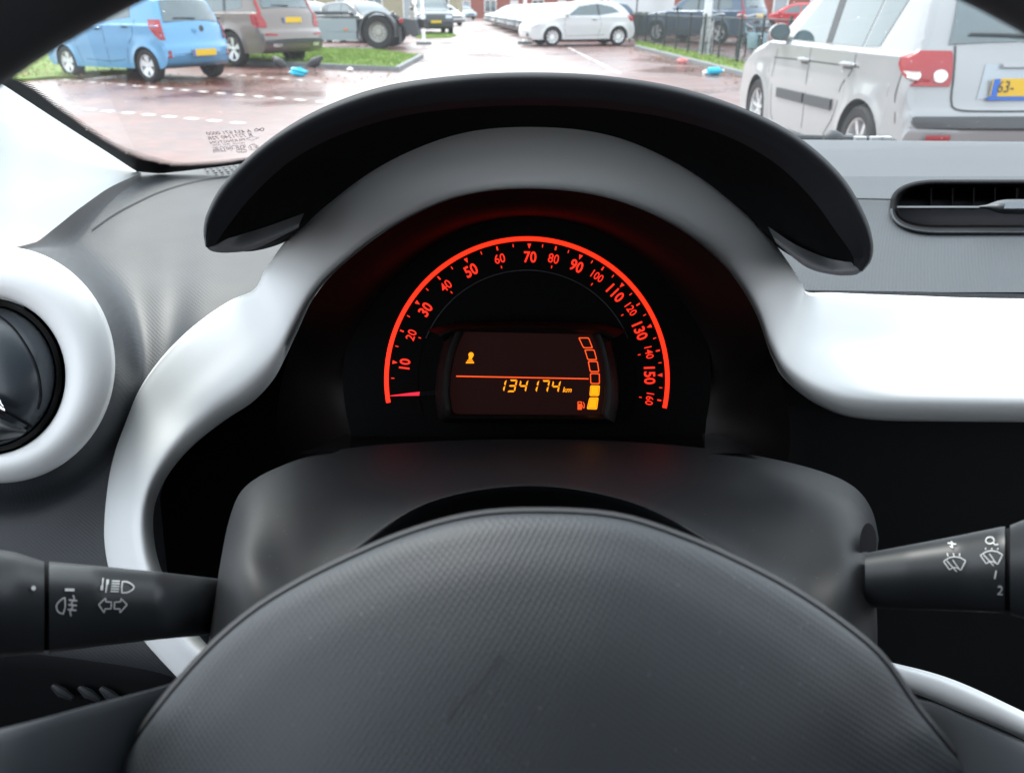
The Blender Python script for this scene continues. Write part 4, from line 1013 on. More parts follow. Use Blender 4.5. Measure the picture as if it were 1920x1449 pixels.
# ---- left windscreen pillar
top_c = [(-230, 0, .65), (-90, 82, .70), (16, 156, .755), (80, 198, .775), (140, 236, .795), (200, 274, .81), (262, 318, .82)]
low_c = [(-230, 480, .50), (-60, 474, .53), (2, 467, .56), (70, 450, .60), (150, 390, .68), (205, 352, .74), (264, 325, .80)]
mid_c = [((a[0]+c[0])/2, (a[1]+c[1])/2, (a[2]+c[2])/2) for a, c in zip(top_c, low_c)]
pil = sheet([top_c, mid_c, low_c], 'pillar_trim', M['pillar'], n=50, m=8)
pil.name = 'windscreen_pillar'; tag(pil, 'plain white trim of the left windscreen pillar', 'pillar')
# thickness of the pillar behind the trim
# ---- dashboard
db = empty('dashboard', (0, 0, 0)); tag(db, 'grey moulded dashboard with sweeping white trim panels', 'dashboard')
dLb = pchip([280, 330, 400, 480, 560, 650, 800, 1000, 1200, 1510], [.925, .81, .715, .640, .585, .550, .520, .497, .477, .46])
def dL(px, py):
    """depth of the left half of the dashboard below its crest"""
    d = dLb(py)
    d -= .10*math.exp(-((px+60)/210)**2)*interp(py, [250, 480], [1, 0])
    # pod that carries the round vent
    r = math.hypot((px-0)/1.0, (py-690)/1.02)
    pod = interp(py, [600, 700, 860, 1000], [.085, .075, .045, .035])/(1+math.exp((r-238)/13)); d -= pod
    # valley and ridge right of the pod
    d -= .014*math.exp(-((px-(322-.10*(py-500)))/48)**2)*math.exp(-((py-700)/230)**2)
    if py > 560:
        xc = interp(py, [568, 610, 665, 730, 800, 930, 1080, 1190, 1290, 1400], [455, 400, 345, 305, 290, 245, 255, 320, 385, 470])
        if px > xc: d += min(.16, (px-xc)*.0025)
    return d
rows = []
topb = resample(catmull([(-160, 500), (-60, 476), (0, 470), (60, 456), (80, 446), (150, 390), (262, 322), (400, 309), (620, 290)], 6), 90)
for j in range(110):
    t = (j/109); row = []
    for (x0, y0) in topb:
        y = y0+(1500-y0)*t**1.15; x = x0
        row.append(I(x, y, dL(x, y)))
    rows.append(row)
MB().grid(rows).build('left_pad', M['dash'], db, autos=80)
def strip(pts, wpx, fn, name, m, parent, off=.001):
    P = resample(catmull(pts, 6), 50); b = MB(); r = [[], []]
    for i, p in enumerate(P):
        t = P[min(i+1, 49)]-P[max(i-1, 0)]; t = t/np.linalg.norm(t); nn = np.array([-t[1], t[0]])*wpx/2
        for rr, q in zip(r, (p-nn, p+nn)): rr.append(I(q[0], q[1], fn(q[0], q[1])-off))
    return b.grid(r).build(name, m, parent)
strip([(172, 432), (210, 405), (250, 383), (300, 360), (360, 342), (425, 331), (520, 322)], 3, dL, 'seam_line', M['seam'], db)
# speaker holes by the windscreen
gr = MB()
for r_ in range(5):
    for c_ in range(12):
        x = 382+c_*11.5+(r_ % 2)*5.7+r_*1.5; y = 326-c_*.9-r_*4.2+c_*c_*.0
        if ((x-440)/66)**2+((y-315)/13)**2 > 1: continue
        p = I(x, y, dL(x, y)-.0016); e = 3.2-.35*r_
        gr.add([I(x+e*math.cos(a), y+e*.42*math.sin(a)-e*.12*math.cos(a), dL(x, y+e*.42*math.sin(a))-.006) for a in np.linspace(0, 2*math.pi, 11)[:-1]], [tuple(range(10))])
gr.build('speaker_holes', M['dot'], db, smooth=False)

# right part: top pad, seam, vent, lower lip
RX = [1330, 1500, 1700, 1950, 2300, 2700, 3700]
def line(y, d, dy=0): return [(x, y+dy*(min(x, 2700)-1500)/400, d) for x in RX]
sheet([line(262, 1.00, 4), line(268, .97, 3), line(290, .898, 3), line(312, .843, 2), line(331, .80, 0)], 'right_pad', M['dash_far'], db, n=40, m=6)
strip([(1590, 373), (1630, 373.5), (1672, 374.5)], 2.4, lambda x, y: .738, 'seam_line', M['seam'], db, off=.002)
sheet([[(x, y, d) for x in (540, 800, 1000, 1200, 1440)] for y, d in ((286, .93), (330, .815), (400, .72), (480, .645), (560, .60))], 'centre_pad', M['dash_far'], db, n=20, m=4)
# vent panel: ring from its border to the stadium hole
vx0, vx1, vy0, vy1 = 1670, 2290, 338, 437
def stad(k, n=120, grow=0, dd=0):
    out = []; cy = (vy0+vy1)/2; h = (vy1-vy0)/2+grow; R = 92+grow; xa, xb = vx0-grow+R, vx1+grow-R
    for i in range(n):
        a = 2*math.pi*i/n; c, s_ = math.cos(a), math.sin(a)
        ex = math.copysign(abs(c)**.85, c); ey = math.copysign(abs(s_)**.75, s_)
        x = (xb if c > 0 else xa)+R*ex if True else 0
        if i == 0: pass
        out.append((x, cy-h*ey, k+dd))
    return out
def closed_rows(loops): return [[I(*p) for p in lp] for lp in loops]
def dR(y): return interp(y, [330, 372, 437, 500, 548], [.80, .741, .697, .652, .618])
def sd_(grow, off): return [(x, y, dR(y)+off) for x, y, _ in stad(0, grow=grow)]
rect = []
for (x, y, _) in stad(0, grow=0):
    cx, cy = (vx0+vx1)/2, (vy0+vy1)/2; dx, dy = x-cx, y-cy
    # project to the panel border
    u, v = dx/((vx1-vx0)/2), dy/((vy1-vy0)/2); mm_ = max(abs(u), abs(v)); u /= mm_; v /= mm_
    X = cx+u*(600 if u < 0 else 1700); Y_ = cy+v*((cy-331) if v < 0 else (548-cy))
    rect.append((X, Y_, dR(Y_)))
mid1 = [((a[0]*.5+c[0]*.5), (a[1]*.5+c[1]*.5), dR(a[1]*.5+c[1]*.5)) for a, c in zip(rect, stad(0))]
vp = MB().grid(closed_rows([rect, mid1, sd_(0, 0)]), True); vp.build('vent_panel', M['dash_mid'], db, autos=60)
av = empty('centre_air_vent', (0, 0, 0)); av.parent = db
av.name = 'centre_vent'
MB().grid(closed_rows([sd_(1, .0008), sd_(1, -.003), sd_(-3, -.004), sd_(-6, .000), sd_(-9, .02), sd_(-16, .06)]), True).build('vent_rim', M['black'], av)
lw = [p for p in sd_(-1, -.0045) if p[1] > 400 or p[0] < 1700]
MB().tube([I(*p) for p in sorted([q for q in sd_(-1, -.005) if q[1] > 392], key=lambda q: math.atan2(q[1]-388, q[0]-1980), reverse=False)], .0011, 6).build('bright_edge', M['spoke'], av)
MB().grid(closed_rows([sd_(-16, .06), [(1980, 388, .79)]*120]), True).build('vent_depth', M['dot'], av)
for (y, m_) in ((388, 0),):
    b = MB(); b.grid([[I(x, y-1.6, .742) for x in np.linspace(1682, 2290, 20)], [I(x, y+1.6, .735) for x in np.linspace(1682, 2290, 20)], [I(x, y+4, .76) for x in np.linspace(1682, 2290, 20)]])
    b.build('slat', M['stalk'], av)
kn = loft([[(1836, 386, .72), (1850, 384, .716), (1875, 376, .71), (1905, 374, .708), (2010, 374, .708)], [(1836, 387, .718), (1850, 386, .712), (1875, 383, .702), (1905, 384, .70), (2010, 384, .70)],
          [(1836, 388, .718), (1850, 389, .712), (1875, 394, .702), (1905, 394, .70), (2010, 394, .70)], [(1836, 389, .72), (1850, 392, .716), (1875, 400, .71), (1905, 402, .708), (2010, 402, .708)]], n=30, m=4)
kb = MB().grid(kn).build('vent_knob', M['stalk'], av)
MB().grid([[I(x, 380, .699) for x in (1886, 1900, 2000)], [I(x, 391, .6985) for x in (1882, 1900, 2000)]]).build('knob_insert', M['p_grey'], kb)
for vx in (1745, 1785, 1825, 1865, 1905):
    MB().add([I(vx, 352, .785), I(vx, 424, .785), I(vx+6, 424, .82), I(vx+6, 352, .82)], [(0, 1, 2, 3)]).build('vane', M['dot'], av, smooth=False)
# ribbed lower lip over the white panel
rr = []
for k in range(13):
    y = 544+k*1.1; rr.append([I(x, y+min(x-1500, 1100)/400*6, .617-.0008*k+(.0012 if k % 2 else 0)) for x in np.linspace(1400, 3680, 40)])
rr.append([I(x, 575, .64) for x in np.linspace(1400, 3680, 40)])
MB().grid(rr).build('lip_piping', M['dash'], db, smooth=False)

# ---- white sweeping trim (outer edge, crest, bevel, inner edge)
def pd(l, d): return [(x, y, d if not callable(d) else d(x, y)) for x, y in l]
Lo = [(352, 1290), (300, 1235), (262, 1190), (232, 1140), (208, 1080), (196, 1010), (200, 930), (212, 860), (232, 800), (262, 730), (310, 665), (370, 610), (430, 568), (478, 545), (500, 505), (540, 450), (600, 385), (700, 305), (830, 250), (990, 226), (1150, 250), (1290, 315), (1400, 400), (1460, 470), (1500, 530), (1513, 551), (1560, 553), (1700, 556), (1900, 561), (2300, 564), (2750, 568), (3200, 572), (3680, 576)]
Li = [(425, 1235), (385, 1205), (345, 1150), (312, 1090), (294, 1040), (287, 985), (292, 940), (312, 895), (345, 852), (385, 815), (430, 782), (475, 752), (512, 712), (535, 670), (556, 625), (590, 555), (640, 500), (740, 425), (860, 372), (990, 357), (1130, 372), (1250, 420), (1350, 495), (1410, 580), (1440, 660), (1475, 715), (1540, 762), (1620, 785), (1800, 790), (2300, 793), (2750, 796), (3200, 799), (3680, 802)]
wts = []
for i, (a, c) in enumerate(zip(Lo, Li)): wts.append((a, c))
ringw = [0]*len(Lo)
for i in range(len(Lo)):                      # 1 where the trim forms the ring of the instrument, 0 where it lies on the dash
    ss = lambda t: (lambda u: u*u*(3-2*u))(min(1, max(0, t))); ringw[i] = ss((i-9.5)/6)*(1-ss((i-22.5)/4.5))
def cur(t, dfn):
    out = []
    for i, (a, c) in enumerate(wts):
        y = a[1]*(1-t)+c[1]*t; wl2 = 1-ss((i-9.5)/6)
        out.append((a[0]*(1-t)+c[0]*t, y, dfn(i)+wl2*min(0, dLb(y)-.522)))
    return out
dOut = [(.520 if i < 13 else .520+(.05*min(1, (i-12)/2)) if i < 15 else .515)for i in range(len(Lo))]
bo = lambda i: (.500*(1-ringw[i])+.490*ringw[i]) + .085*ss((i-22.5)/5)
PR = {'t': [-.02, 0, .035, .20, .42, .62, .80, .90, .975, 1.0],
      'ring': [.510, .492, .485, .479, .474, .471, .470, .471, .475, .487],
      'left': [.560, .510, .503, .498, .493, .488, .488, .498, .520, .540],
      'right': [.640, .606, .601, .594, .584, .565, .552, .556, .574, .592]}
def prof(k):
    def f(i):
        wr2 = ss((i-22.5)/5); wl2 = 1-ss((i-9.5)/6); wm = max(0, 1-wr2-wl2)
        return PR['ring'][k]*wm+PR['left'][k]*wl2+PR['right'][k]*wr2
    return f
tr_rows = loft([cur(t, prof(k)) for k, t in enumerate(PR['t'])]+[cur(1.0, lambda i: prof(9)(i)+.035)], n=None, m=4, k=9)
MB().grid(tr_rows).build('white_trim', M['white'], db, autos=80)
# white lower loop seen right of the wheel hub
sheet([[(1600, 1225, .44), (1670, 1241, .44), (1783, 1272, .44), (1920, 1334, .44), (2100, 1425, .44)], [(1600, 1232, .434), (1690, 1254, .434), (1783, 1285, .434), (1920, 1348, .434), (2100, 1440, .434)],
       [(1600, 1262, .434), (1700, 1285, .434), (1790, 1320, .434), (1920, 1376, .434), (2100, 1470, .434)], [(1600, 1275, .445), (1700, 1295, .445), (1790, 1330, .445), (1920, 1386, .445), (2100, 1480, .445)]], 'lower_white_trim', M['white'], db, n=40, m=5)
# dark lower panel / cavity walls behind everything
bk = []
for y in np.linspace(730, 1900, 14): bk.append([I(x, y, .62+.02*math.sin(x/300)+(.04 if x > 1400 else 0)) for x in np.linspace(225, 3700, 44)])
MB().grid(bk).build('knee_panel', M['black'], db)
# return wall of the right white panel's underside
MB().grid([[I(x, 500, .67) for x in (1395, 1700, 3680)], [I(x, 760, .66) for x in (1395, 1700, 3680)]]).build('inner_panel', M['black'], db)
MB().grid([[I(x, 545, .67) for x in (480, 700, 1395)], [I(x, 760, .64) for x in (350, 700, 1395)]]).build('inner_panel', M['black'], db)
# dim pedal-bay shapes low on the left
sheet([[(-250, 1205, .463), (0, 1222, .460), (150, 1238, .458), (300, 1262, .458), (400, 1300, .47)], [(-250, 1235, .458), (0, 1252, .455), (150, 1266, .453), (300, 1290, .453), (400, 1330, .465)], [(-250, 1560, .47), (0, 1560, .47), (150, 1560, .47), (300, 1560, .47), (400, 1560, .47)]], 'lower_panel', M['black'], db, n=30, m=5)
for k, (x, y) in enumerate(((115, 1295), (165, 1298), (205, 1300))):
    MB().tube([I(x-16, y-10, .450), I(x, y+2, .449), I(x+22, y+14, .450)], [.0015, .003, .0015], 8).build('pull_clip', M['cowl'], db)

# ---- round side air vent
sv_ = empty('side_air_vent', (0, 0, 0)); tag(sv_, 'round side air vent in a thick white ring at the left edge', 'air vent')
def ell(cx, cy, rx, ry, d, n=96): return [(cx+rx*math.cos(a), cy+ry*math.sin(a), d) for a in np.linspace(0, 2*math.pi, n+1)[:-1]]
loops = [ell(0, 684, 214, 220, .55), ell(0, 684, 216, 222, .475), ell(0, 684, 214, 220, .452), ell(-1, 685, 209, 215, .444), ell(-6, 690, 190, 196, .437), ell(-12, 698, 168, 174, .434), ell(-17, 703, 150, 155, .436), ell(-19, 705, 143, 149, .441), ell(-19, 705, 141, 147, .46)]
MB().grid(closed_rows(loops), True).build('white_ring', M['white'], sv_, autos=80)
MB().grid(closed_rows([ell(-19, 705, 142, 148, .47), ell(-20, 705, 136, 142, .452), ell(-22, 705, 128, 134, .449), ell(-22, 705, 126, 132, .455)]), True).build('ball_socket', M['gloss'], sv_)
bl = [ell(-24, 705, 127*math.cos(t), 132*math.cos(t), .452-.026*math.sin(t)) for t in np.linspace(0, math.pi/2*.98, 14)]
ball = MB().grid(closed_rows(bl), True).build('vent_ball', mat('ball_plastic', (.045, .055, .065), .33, spec=.45, noise=.1, nscale=10), sv_)
def dball(x, y): 
    q = min(.995, math.hypot((x+24)/127, (y-705)/132)); return .452-.026*math.sqrt(1-q*q)
strip([(-60, 560), (10, 600), (45, 640), (70, 690), (78, 740), (72, 768)], 3, dball, 'ball_crease', M['dot'], ball, off=.0008)
strip([(-60, 745), (10, 772), (60, 800)], 5, dball, 'flap_gap', M['dot'], ball, off=.0008)
strip([(58, 797), (30, 818), (-40, 836)], 4, dball, 'flap_gap', M['dot'], ball, off=.0008)
sheet([[(-40, 765, .428), (8, 788, .428), (50, 806, .434)], [(-40, 800, .423), (8, 806, .424), (46, 812, .433)], [(-40, 826, .43), (5, 824, .431), (38, 818, .436)]], 'vent_flap', M['stalk'], sv_, n=16, m=5)
sheet([[(-40, 735, .4235), (-6, 744, .4235), (4, 756, .4235)], [(-40, 752, .422), (-6, 760, .422), (9, 768, .422)], [(-40, 770, .4235), (-6, 774, .4235), (9, 780, .4235)]], 'bright_tab', M['chrome'], sv_, n=12, m=4)

# ---- instrument cluster
CAM0 = Vector((0, 0, H))
ic = empty('instrument_cluster', (0, 0, 0)); tag(ic, 'hooded instrument cluster with glowing red speed scale and odometer screen', 'instrument cluster')
A_ = [(386, 462, .385), (383, 432, .378), (392, 395, .372), (425, 340, .366), (500, 268, .36), (600, 208, .356), (720, 166, .354), (860, 145, .353), (990, 139, .353), (1130, 145, .353), (1270, 167, .354), (1400, 209, .356), (1500, 262, .36), (1575, 330, .366), (1618, 400, .372), (1635, 455, .378), (1632, 488, .385), (1617, 508, .39)]
Ab = [(x+(990-x)*.02, y+6 if y > 300 else y+4, d+.13) for x, y, d in A_]
B1 = [(389, 465, .388), (396, 440, .380), (412, 405, .374), (452, 350, .368), (525, 285, .362), (620, 235, .358), (735, 200, .357), (862, 184, .357), (990, 179, .357), (1128, 184, .357), (1258, 202, .357), (1380, 236, .358), (1478, 288, .362), (1548, 350, .368), (1592, 415, .374), (1614, 458, .380), (1618, 485, .387), (1608, 508, .391)]
B2 = [(394, 467, .392), (408, 452, .386), (430, 420, .382), (475, 365, .377), (545, 302, .372), (635, 254, .368), (745, 220, .368), (866, 203, .368), (990, 198, .368), (1124, 203, .368), (1248, 221, .368), (1364, 256, .368), (1456, 308, .372), (1522, 372, .377), (1568, 435, .382), (1592, 468, .386), (1602, 490, .390), (1596, 509, .393)]
C1 = [(405, 469, .405), (425, 465, .405), (455, 435, .41), (500, 385, .415), (562, 335, .42), (650, 282, .42), (755, 240, .42), (870, 218, .42), (990, 212, .42), (1120, 218, .42), (1240, 242, .42), (1350, 285, .42), (1440, 342, .42), (1498, 400, .415), (1540, 450, .41), (1568, 480, .405), (1585, 500, .404), (1580, 511, .403)]
D1 = [(425, 471, .42), (470, 467, .425), (520, 450, .43), (562, 424, .45), (606, 385, .462), (700, 318, .474), (800, 270, .478), (890, 245, .48), (990, 238, .48), (1100, 245, .48), (1195, 270, .478), (1300, 322, .474), (1395, 392, .462), (1445, 440, .45), (1490, 475, .43), (1530, 496, .425), (1555, 508, .42), (1562, 512, .415)]
MB().grid(loft([Ab, [(x, y+1, d+.05) for x, y, d in A_], A_, B1, B2], n=150, m=6, k=6)).build('visor_shell', M['visor'], ic, autos=80)
LN = loft([B2, C1, D1], n=150, m=8, k=6)
def LNs(u, v):
    i, j = int(min(v, len(LN)-1.001)), int(min(u, 148.999)); a, c = v-i, u-j
    return LN[i][j]*(1-a)*(1-c)+LN[i+1][j]*a*(1-c)+LN[i][j+1]*(1-a)*c+LN[i+1][j+1]*a*c
MB().grid(LN).build('visor_lining', M['visor_felt'], ic, autos=80)
for uc in ():
    vn_ = len(LN)-1
    MB().grid([[LNs(uc+15*k*math.cos(a), vn_*.54+vn_*.44*k*math.sin(a))*1.0+(CAM0-LNs(uc, vn_*.5)).normalized()*.0012 for a in np.linspace(0, 2*math.pi, 49)] for k in (.001, .3, .6, .85, 1)]).build('felt_pad', M['felt_tip'], ic, autos=80)
MB().grid(loft([Ab, [(x, y, .535) for x, y, d in Ab], [(x, y, .545) for x, y, d in D1], D1], n=120, m=3, k=6)).build('visor_back', M['visor_felt'], ic, autos=80)  # unseen sheet added to stop windscreen light leaking onto the white ring
# tips of the visor: smooth tongues curling under
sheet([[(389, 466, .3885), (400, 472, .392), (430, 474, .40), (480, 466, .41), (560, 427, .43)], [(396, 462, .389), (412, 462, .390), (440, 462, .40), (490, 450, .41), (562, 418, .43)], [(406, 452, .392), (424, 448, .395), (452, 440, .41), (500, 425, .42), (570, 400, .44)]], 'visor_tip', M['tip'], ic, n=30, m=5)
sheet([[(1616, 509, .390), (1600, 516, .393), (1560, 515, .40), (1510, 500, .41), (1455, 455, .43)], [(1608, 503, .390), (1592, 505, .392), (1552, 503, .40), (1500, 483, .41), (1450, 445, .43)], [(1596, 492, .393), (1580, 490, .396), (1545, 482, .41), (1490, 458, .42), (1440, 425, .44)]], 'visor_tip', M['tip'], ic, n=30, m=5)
# shroud from the ring's inner edge to the dial
gi = [(530, 900, .60), (520, 830, .58), (520, 760, .545), (535, 690, .505), (558, 622, .462), (592, 553, .448), (642, 497, .446), (742, 422, .446), (861, 369, .446), (990, 354, .446), (1130, 369, .446), (1252, 417, .446), (1352, 492, .446), (1412, 577, .448), (1442, 657, .470), (1466, 715, .52), (1480, 790, .56), (1480, 850, .59), (1470, 900, .60)]
gm = [(575, 900, .59), (560, 830, .56), (565, 760, .525), (582, 700, .505), (610, 640, .49), (650, 570, .478), (700, 515, .475), (780, 455, .475), (880, 412, .475), (990, 398, .475), (1105, 412, .475), (1205, 455, .475), (1290, 515, .475), (1345, 580, .478), (1385, 650, .49), (1410, 715, .51), (1420, 780, .54), (1425, 850, .56), (1415, 900, .59)]
go = [(660, 900, .55), (660, 835, .51), (655, 780, .51), (655, 720, .51), (668, 650, .51), (695, 590, .51), (740, 530, .51), (805, 470, .51), (890, 425, .51), (988, 408, .51), (1090, 425, .51), (1175, 470, .51), (1240, 530, .51), (1285, 590, .51), (1312, 650, .51), (1325, 720, .51), (1325, 780, .51), (1320, 840, .51), (1320, 900, .55)]
sheet([gi, gm, go], 'shroud', M['shroud'], ic, n=90, m=7)
sheet([[(x, 850, .455) for x in (560, 700, 1000, 1300, 1430)], [(x, 836, .48) for x in (600, 720, 1000, 1280, 1400)], [(x, 812, .512) for x in (650, 740, 1000, 1250, 1335)]], 'shroud_floor', M['gloss'], ic, n=20, m=6)
D0 = .505
def ID(x, y, off=0): return I(988+(x-988), y, D0-off)
fc = MB(); fc.add([ID(x, y) for x, y in [(988+345*math.cos(a), 711+315*math.sin(a)) for a in np.linspace(0, 2*math.pi, 65)[:-1]]], [tuple(range(64))])
face = fc.build('dial_face', M['face'], ic, smooth=False)
def arc(r0, r1, a0, a1, off, n=120, cx=988, cy=711):
    aa = np.radians(np.linspace(a0, a1, n)); return [[ID(cx+r*math.cos(a), cy-r*math.sin(a), off) for a in aa] for r in (r0, r1)]
MB().grid(arc(259.3, 267.6, -11.8, 189.6, .0010)).build('scale_arc', M['red_e'], face, smooth=False)
MB().grid(arc(203.4, 205.2, 22, 158, .0008)).build('inner_step', mat('dial_step', (.03, .03, .035), .4), face, smooth=False)
MB().grid(arc(204.5, 345, -20, 200, .0004)).build('scale_plate', M['face'], face, smooth=False)
tk = MB()
def tick(a, r0, r1, w_): 
    a = math.radians(a); c, s_ = math.cos(a), math.sin(a)
    tk.add([ID(988+r*c+k*w_/2*s_, 711-r*s_+k*w_/2*c, .001) for r, k in ((r0, -1), (r1, -1), (r1, 1), (r0, 1))], [(0, 1, 2, 3)])
def tri(a):
    a = math.radians(a); c, s_ = math.cos(a), math.sin(a)
    tk.add([ID(988+254*c-3.6*s_, 711-254*s_-3.6*c, .001), ID(988+254*c+3.6*s_, 711-254*s_+3.6*c, .001), ID(988+244.5*c, 711-244.5*s_, .001)], [(0, 1, 2)])
angs = {0: 186.4, 10: 172.7, 20: 158.9, 30: 145.1, 40: 131, 50: 117, 60: 102.8, 70: 89, 80: 77.6, 90: 66.4, 100: 55.6, 110: 44.7, 120: 33.9, 130: 23.3, 140: 12.3, 150: 1.8, 160: -9}
for v, a in angs.items():
    if v == 0: continue
    if v % 20 == 10: tri(a)
    else: tick(a, 247.5, 255, 2.8); tick(a, 204+9, 204+14, 1.7)
    nx = angs.get(v+10); 
    if nx is not None: tick((a+nx)/2, 248.5, 254.5, 1.6)
tick((angs[0]+angs[10])/2, 248.5, 254.5, 1.6)
tk.build('scale_ticks', M['num_e'], face, smooth=False)
npos = {10: (759, 682, 20.5), 20: (771, 628, 17), 30: (798, 580, 21.5), 40: (836, 536, 17.5), 50: (883, 507, 22), 60: (937, 485, 17.5), 70: (994, 482, 21.5), 80: (1038, 485, 17.5), 90: (1081, 499, 22), 100: (1120, 518, 15), 110: (1154, 550, 21.5), 120: (1183, 580, 15), 130: (1200, 621, 21.5), 140: (1217, 661, 14.5), 150: (1218, 704, 21.5), 160: (1218, 748, 14.5)}
for v, (x, y, h) in npos.items():
    big = v % 20 == 10
    rot = math.atan2(711-y, x-988)-math.pi/2; c, s_ = math.cos(rot), math.sin(rot)
    o = text_mesh(str(v), 1.0, M['num_e'], 'numeral', face, offs=(.022 if big else .008))
    xs = [q.co.x for q in o.data.vertices]; ys = [q.co.y for q in o.data.vertices]; hh = max(ys)-min(ys); mx_ = (max(xs)+min(xs))/2; my = (max(ys)+min(ys))/2
    k = h/hh
    for q in o.data.vertices:
        u, w_ = (q.co.x-mx_)*k*.86, (q.co.y-my)*k
        q.co = ID(x+u*c-w_*s_, y-(u*s_+w_*c), .001)
# needle
MB().add([ID(731, 741.5, .004), ID(731, 742.6, .004), ID(786, 741.5, .005), ID(787, 734.5, .005), ID(770, 736.2, .005), ID(745, 739.5, .0045)], [(0, 1, 2, 3, 4, 5)]).build('needle', M['needle_e'], ic, smooth=False)
MB().add([I(786, 742.5, .497), I(788, 733.5, .497), I(850, 730, .496), I(850, 738, .496)], [(0, 1, 2, 3)]).build('needle_cover', M['gloss'], ic, smooth=False)
# trip screen
ds = empty('display', (0, 0, 0)); ds.parent = ic
lcdp = [(871, 622), (1110, 627), (1120, 650), (1128, 685), (1132, 722), (1131, 750), (1125, 778), (850, 776), (846, 755), (844, 735), (846, 700), (853, 665), (861, 642)]
DD = .490
def IS(x, y, off=0): return I(x, y, DD-off)
MB().add([IS(*p) for p in lcdp], [tuple(range(len(lcdp)))]).build('lcd_panel', M['lcd'], ds, smooth=False)
cxl, cyl = 988, 700
def scl(p, k, kx=None): return (cxl+(p[0]-cxl)*(kx or k), cyl+(p[1]-cyl)*k)
lp = resample(lcdp, 80, True)
MB().grid([[I(*scl(p, k), d) for p in lp] for k, d in ((1.0, .489), (1.03, .4835), (1.10, .482), (1.18, .487), (1.2, .505))], True).build('display_bezel', M['shroud'], ds, autos=60)
sheet([[(800, 618, .497), (862, 606, .488), (990, 602, .486), (1115, 606, .488), (1175, 620, .497)], [(822, 628, .480), (866, 615, .476), (990, 612, .474), (1113, 617, .476), (1155, 632, .480)], [(835, 640, .488), (869, 622, .486), (990, 622, .485), (1112, 627, .486), (1140, 640, .488)]], 'display_hood', M['shroud'], ds, n=40, m=5)
def spoly(pts, name, m, off=.001): return MB().add([IS(x, y, off) for x, y in pts], [tuple(range(len(pts)))]).build(name, m, ds, smooth=False)
Z = lambda x, y: (820+x/5.647, 580+y/5.647)
spoly([Z(200, 701), Z(1602, 729), Z(1602, 741), Z(200, 714)], 'divider_line', M['orange_e'])
def outline(pts, wpx, name, m, fill=None):
    P = [Z(*p) for p in pts]; cx = sum(p[0] for p in P)/len(P); cy = sum(p[1] for p in P)/len(P)
    Rr = []
    for i in range(len(P)):    # rounded corners
        a, c, e = np.array(P[i-1]), np.array(P[i]), np.array(P[(i+1) % len(P)])
        u = (a-c)/np.linalg.norm(a-c); v = (e-c)/np.linalg.norm(e-c)
        for t in (0, .5, 1): Rr.append(tuple(c+u*2.6*(1-t)**2+v*2.6*t*t))
    inner = [(cx+(x-cx)*(1-wpx/9.3), cy+(y-cy)*(1-wpx/9.8)) for x, y in Rr]
    MB().grid([[IS(x, y, .001) for x, y in Rr], [IS(x, y, .001) for x, y in inner]], True).build(name, m, ds, smooth=False)
    if fill:
        f2_ = [(cx+(x-cx)*.74, cy+(y-cy)*.76) for x, y in P]; spoly(f2_, name+'_fill', fill)
cells = [[(1490, 297), (1605, 297), (1650, 412), (1545, 412)], [(1555, 424), (1664, 424), (1694, 537), (1590, 537)], [(1592, 545), (1699, 547), (1717, 664), (1615, 664)], [(1615, 674), (1720, 675), (1722, 791), (1620, 789)], [(1620, 803), (1722, 805), (1713, 917), (1610, 916)], [(1610, 931), (1708, 931), (1691, 1060), (1581, 1056)]]
for i, c in enumerate(cells): outline(c, 1.9, 'fuel_bar', M['orange_e'] if i < 4 else M['amber_e'], M['amber_e'] if i >= 4 else None)
SEG = {'a': [(.12, 1), (.88, 1), (.74, .87), (.26, .87)], 'g': [(.14, .5), (.26, .565), (.74, .565), (.86, .5), (.74, .435), (.26, .435)], 'd': [(.12, 0), (.88, 0), (.74, .13), (.26, .13)],
       'f': [(.06, .95), (.22, .82), (.22, .6), (.06, .52)], 'b': [(.94, .95), (.78, .82), (.78, .6), (.94, .52)], 'e': [(.06, .05), (.22, .18), (.22, .4), (.06, .48)], 'c': [(.94, .05), (.78, .18), (.78, .4), (.94, .48)]}
DG = {'1': 'bc', '3': 'abgcd', '4': 'fgbc', '7': 'abc'}
b = MB()
for i, ch in enumerate('134174'):
    cx = 680+i*115; cy = 808+i*2
    for sgm in DG[ch]:
        pts = []
        for u, v in SEG[sgm]:
            X = cx-50+u*96+(v-.5)*30; Yy = cy+65-v*132; pts.append(Z(X, Yy))
        b.add([IS(x, y, .001) for x, y in pts], [tuple(range(len(pts)))])
b.build('odometer_digits', M['amber_e'], ds, smooth=False)
def ztext(s, x, y, h, m, parent, shear=0, sx=1, name='unit_text'):
    o = text_mesh(s, 1.0, m, name, parent, shear=shear, offs=.01)
    xs = [q.co.x for q in o.data.vertices]; ys = [q.co.y for q in o.data.vertices]; k = h/(max(ys)-min(ys)); a, c = (max(xs)+min(xs))/2, (max(ys)+min(ys))/2
    for q in o.data.vertices: q.co = IS(x+(q.co.x-a)*k*sx, y-(q.co.y-c)*k, .001)
ztext('km', 1063.5, 730.5, 9.6, M['amber_e'], ds, .25)
cc = Z(357, 482)
spoly([(cc[0]+4.9*math.cos(a), cc[1]+5.1*math.sin(a)) for a in np.linspace(0, 2*math.pi, 21)[:-1]], 'gear_icon', M['amber_e'])
spoly([Z(335, 500), Z(378, 500), Z(362, 530), Z(330, 530)], 'gear_icon', M['amber_e'])
spoly([Z(318, 535), Z(375, 535), Z(380, 547), Z(313, 547)], 'gear_icon', M['amber_e']); spoly([Z(306, 555), Z(388, 555), Z(388, 571), Z(302, 571)], 'gear_icon', M['amber_e'])
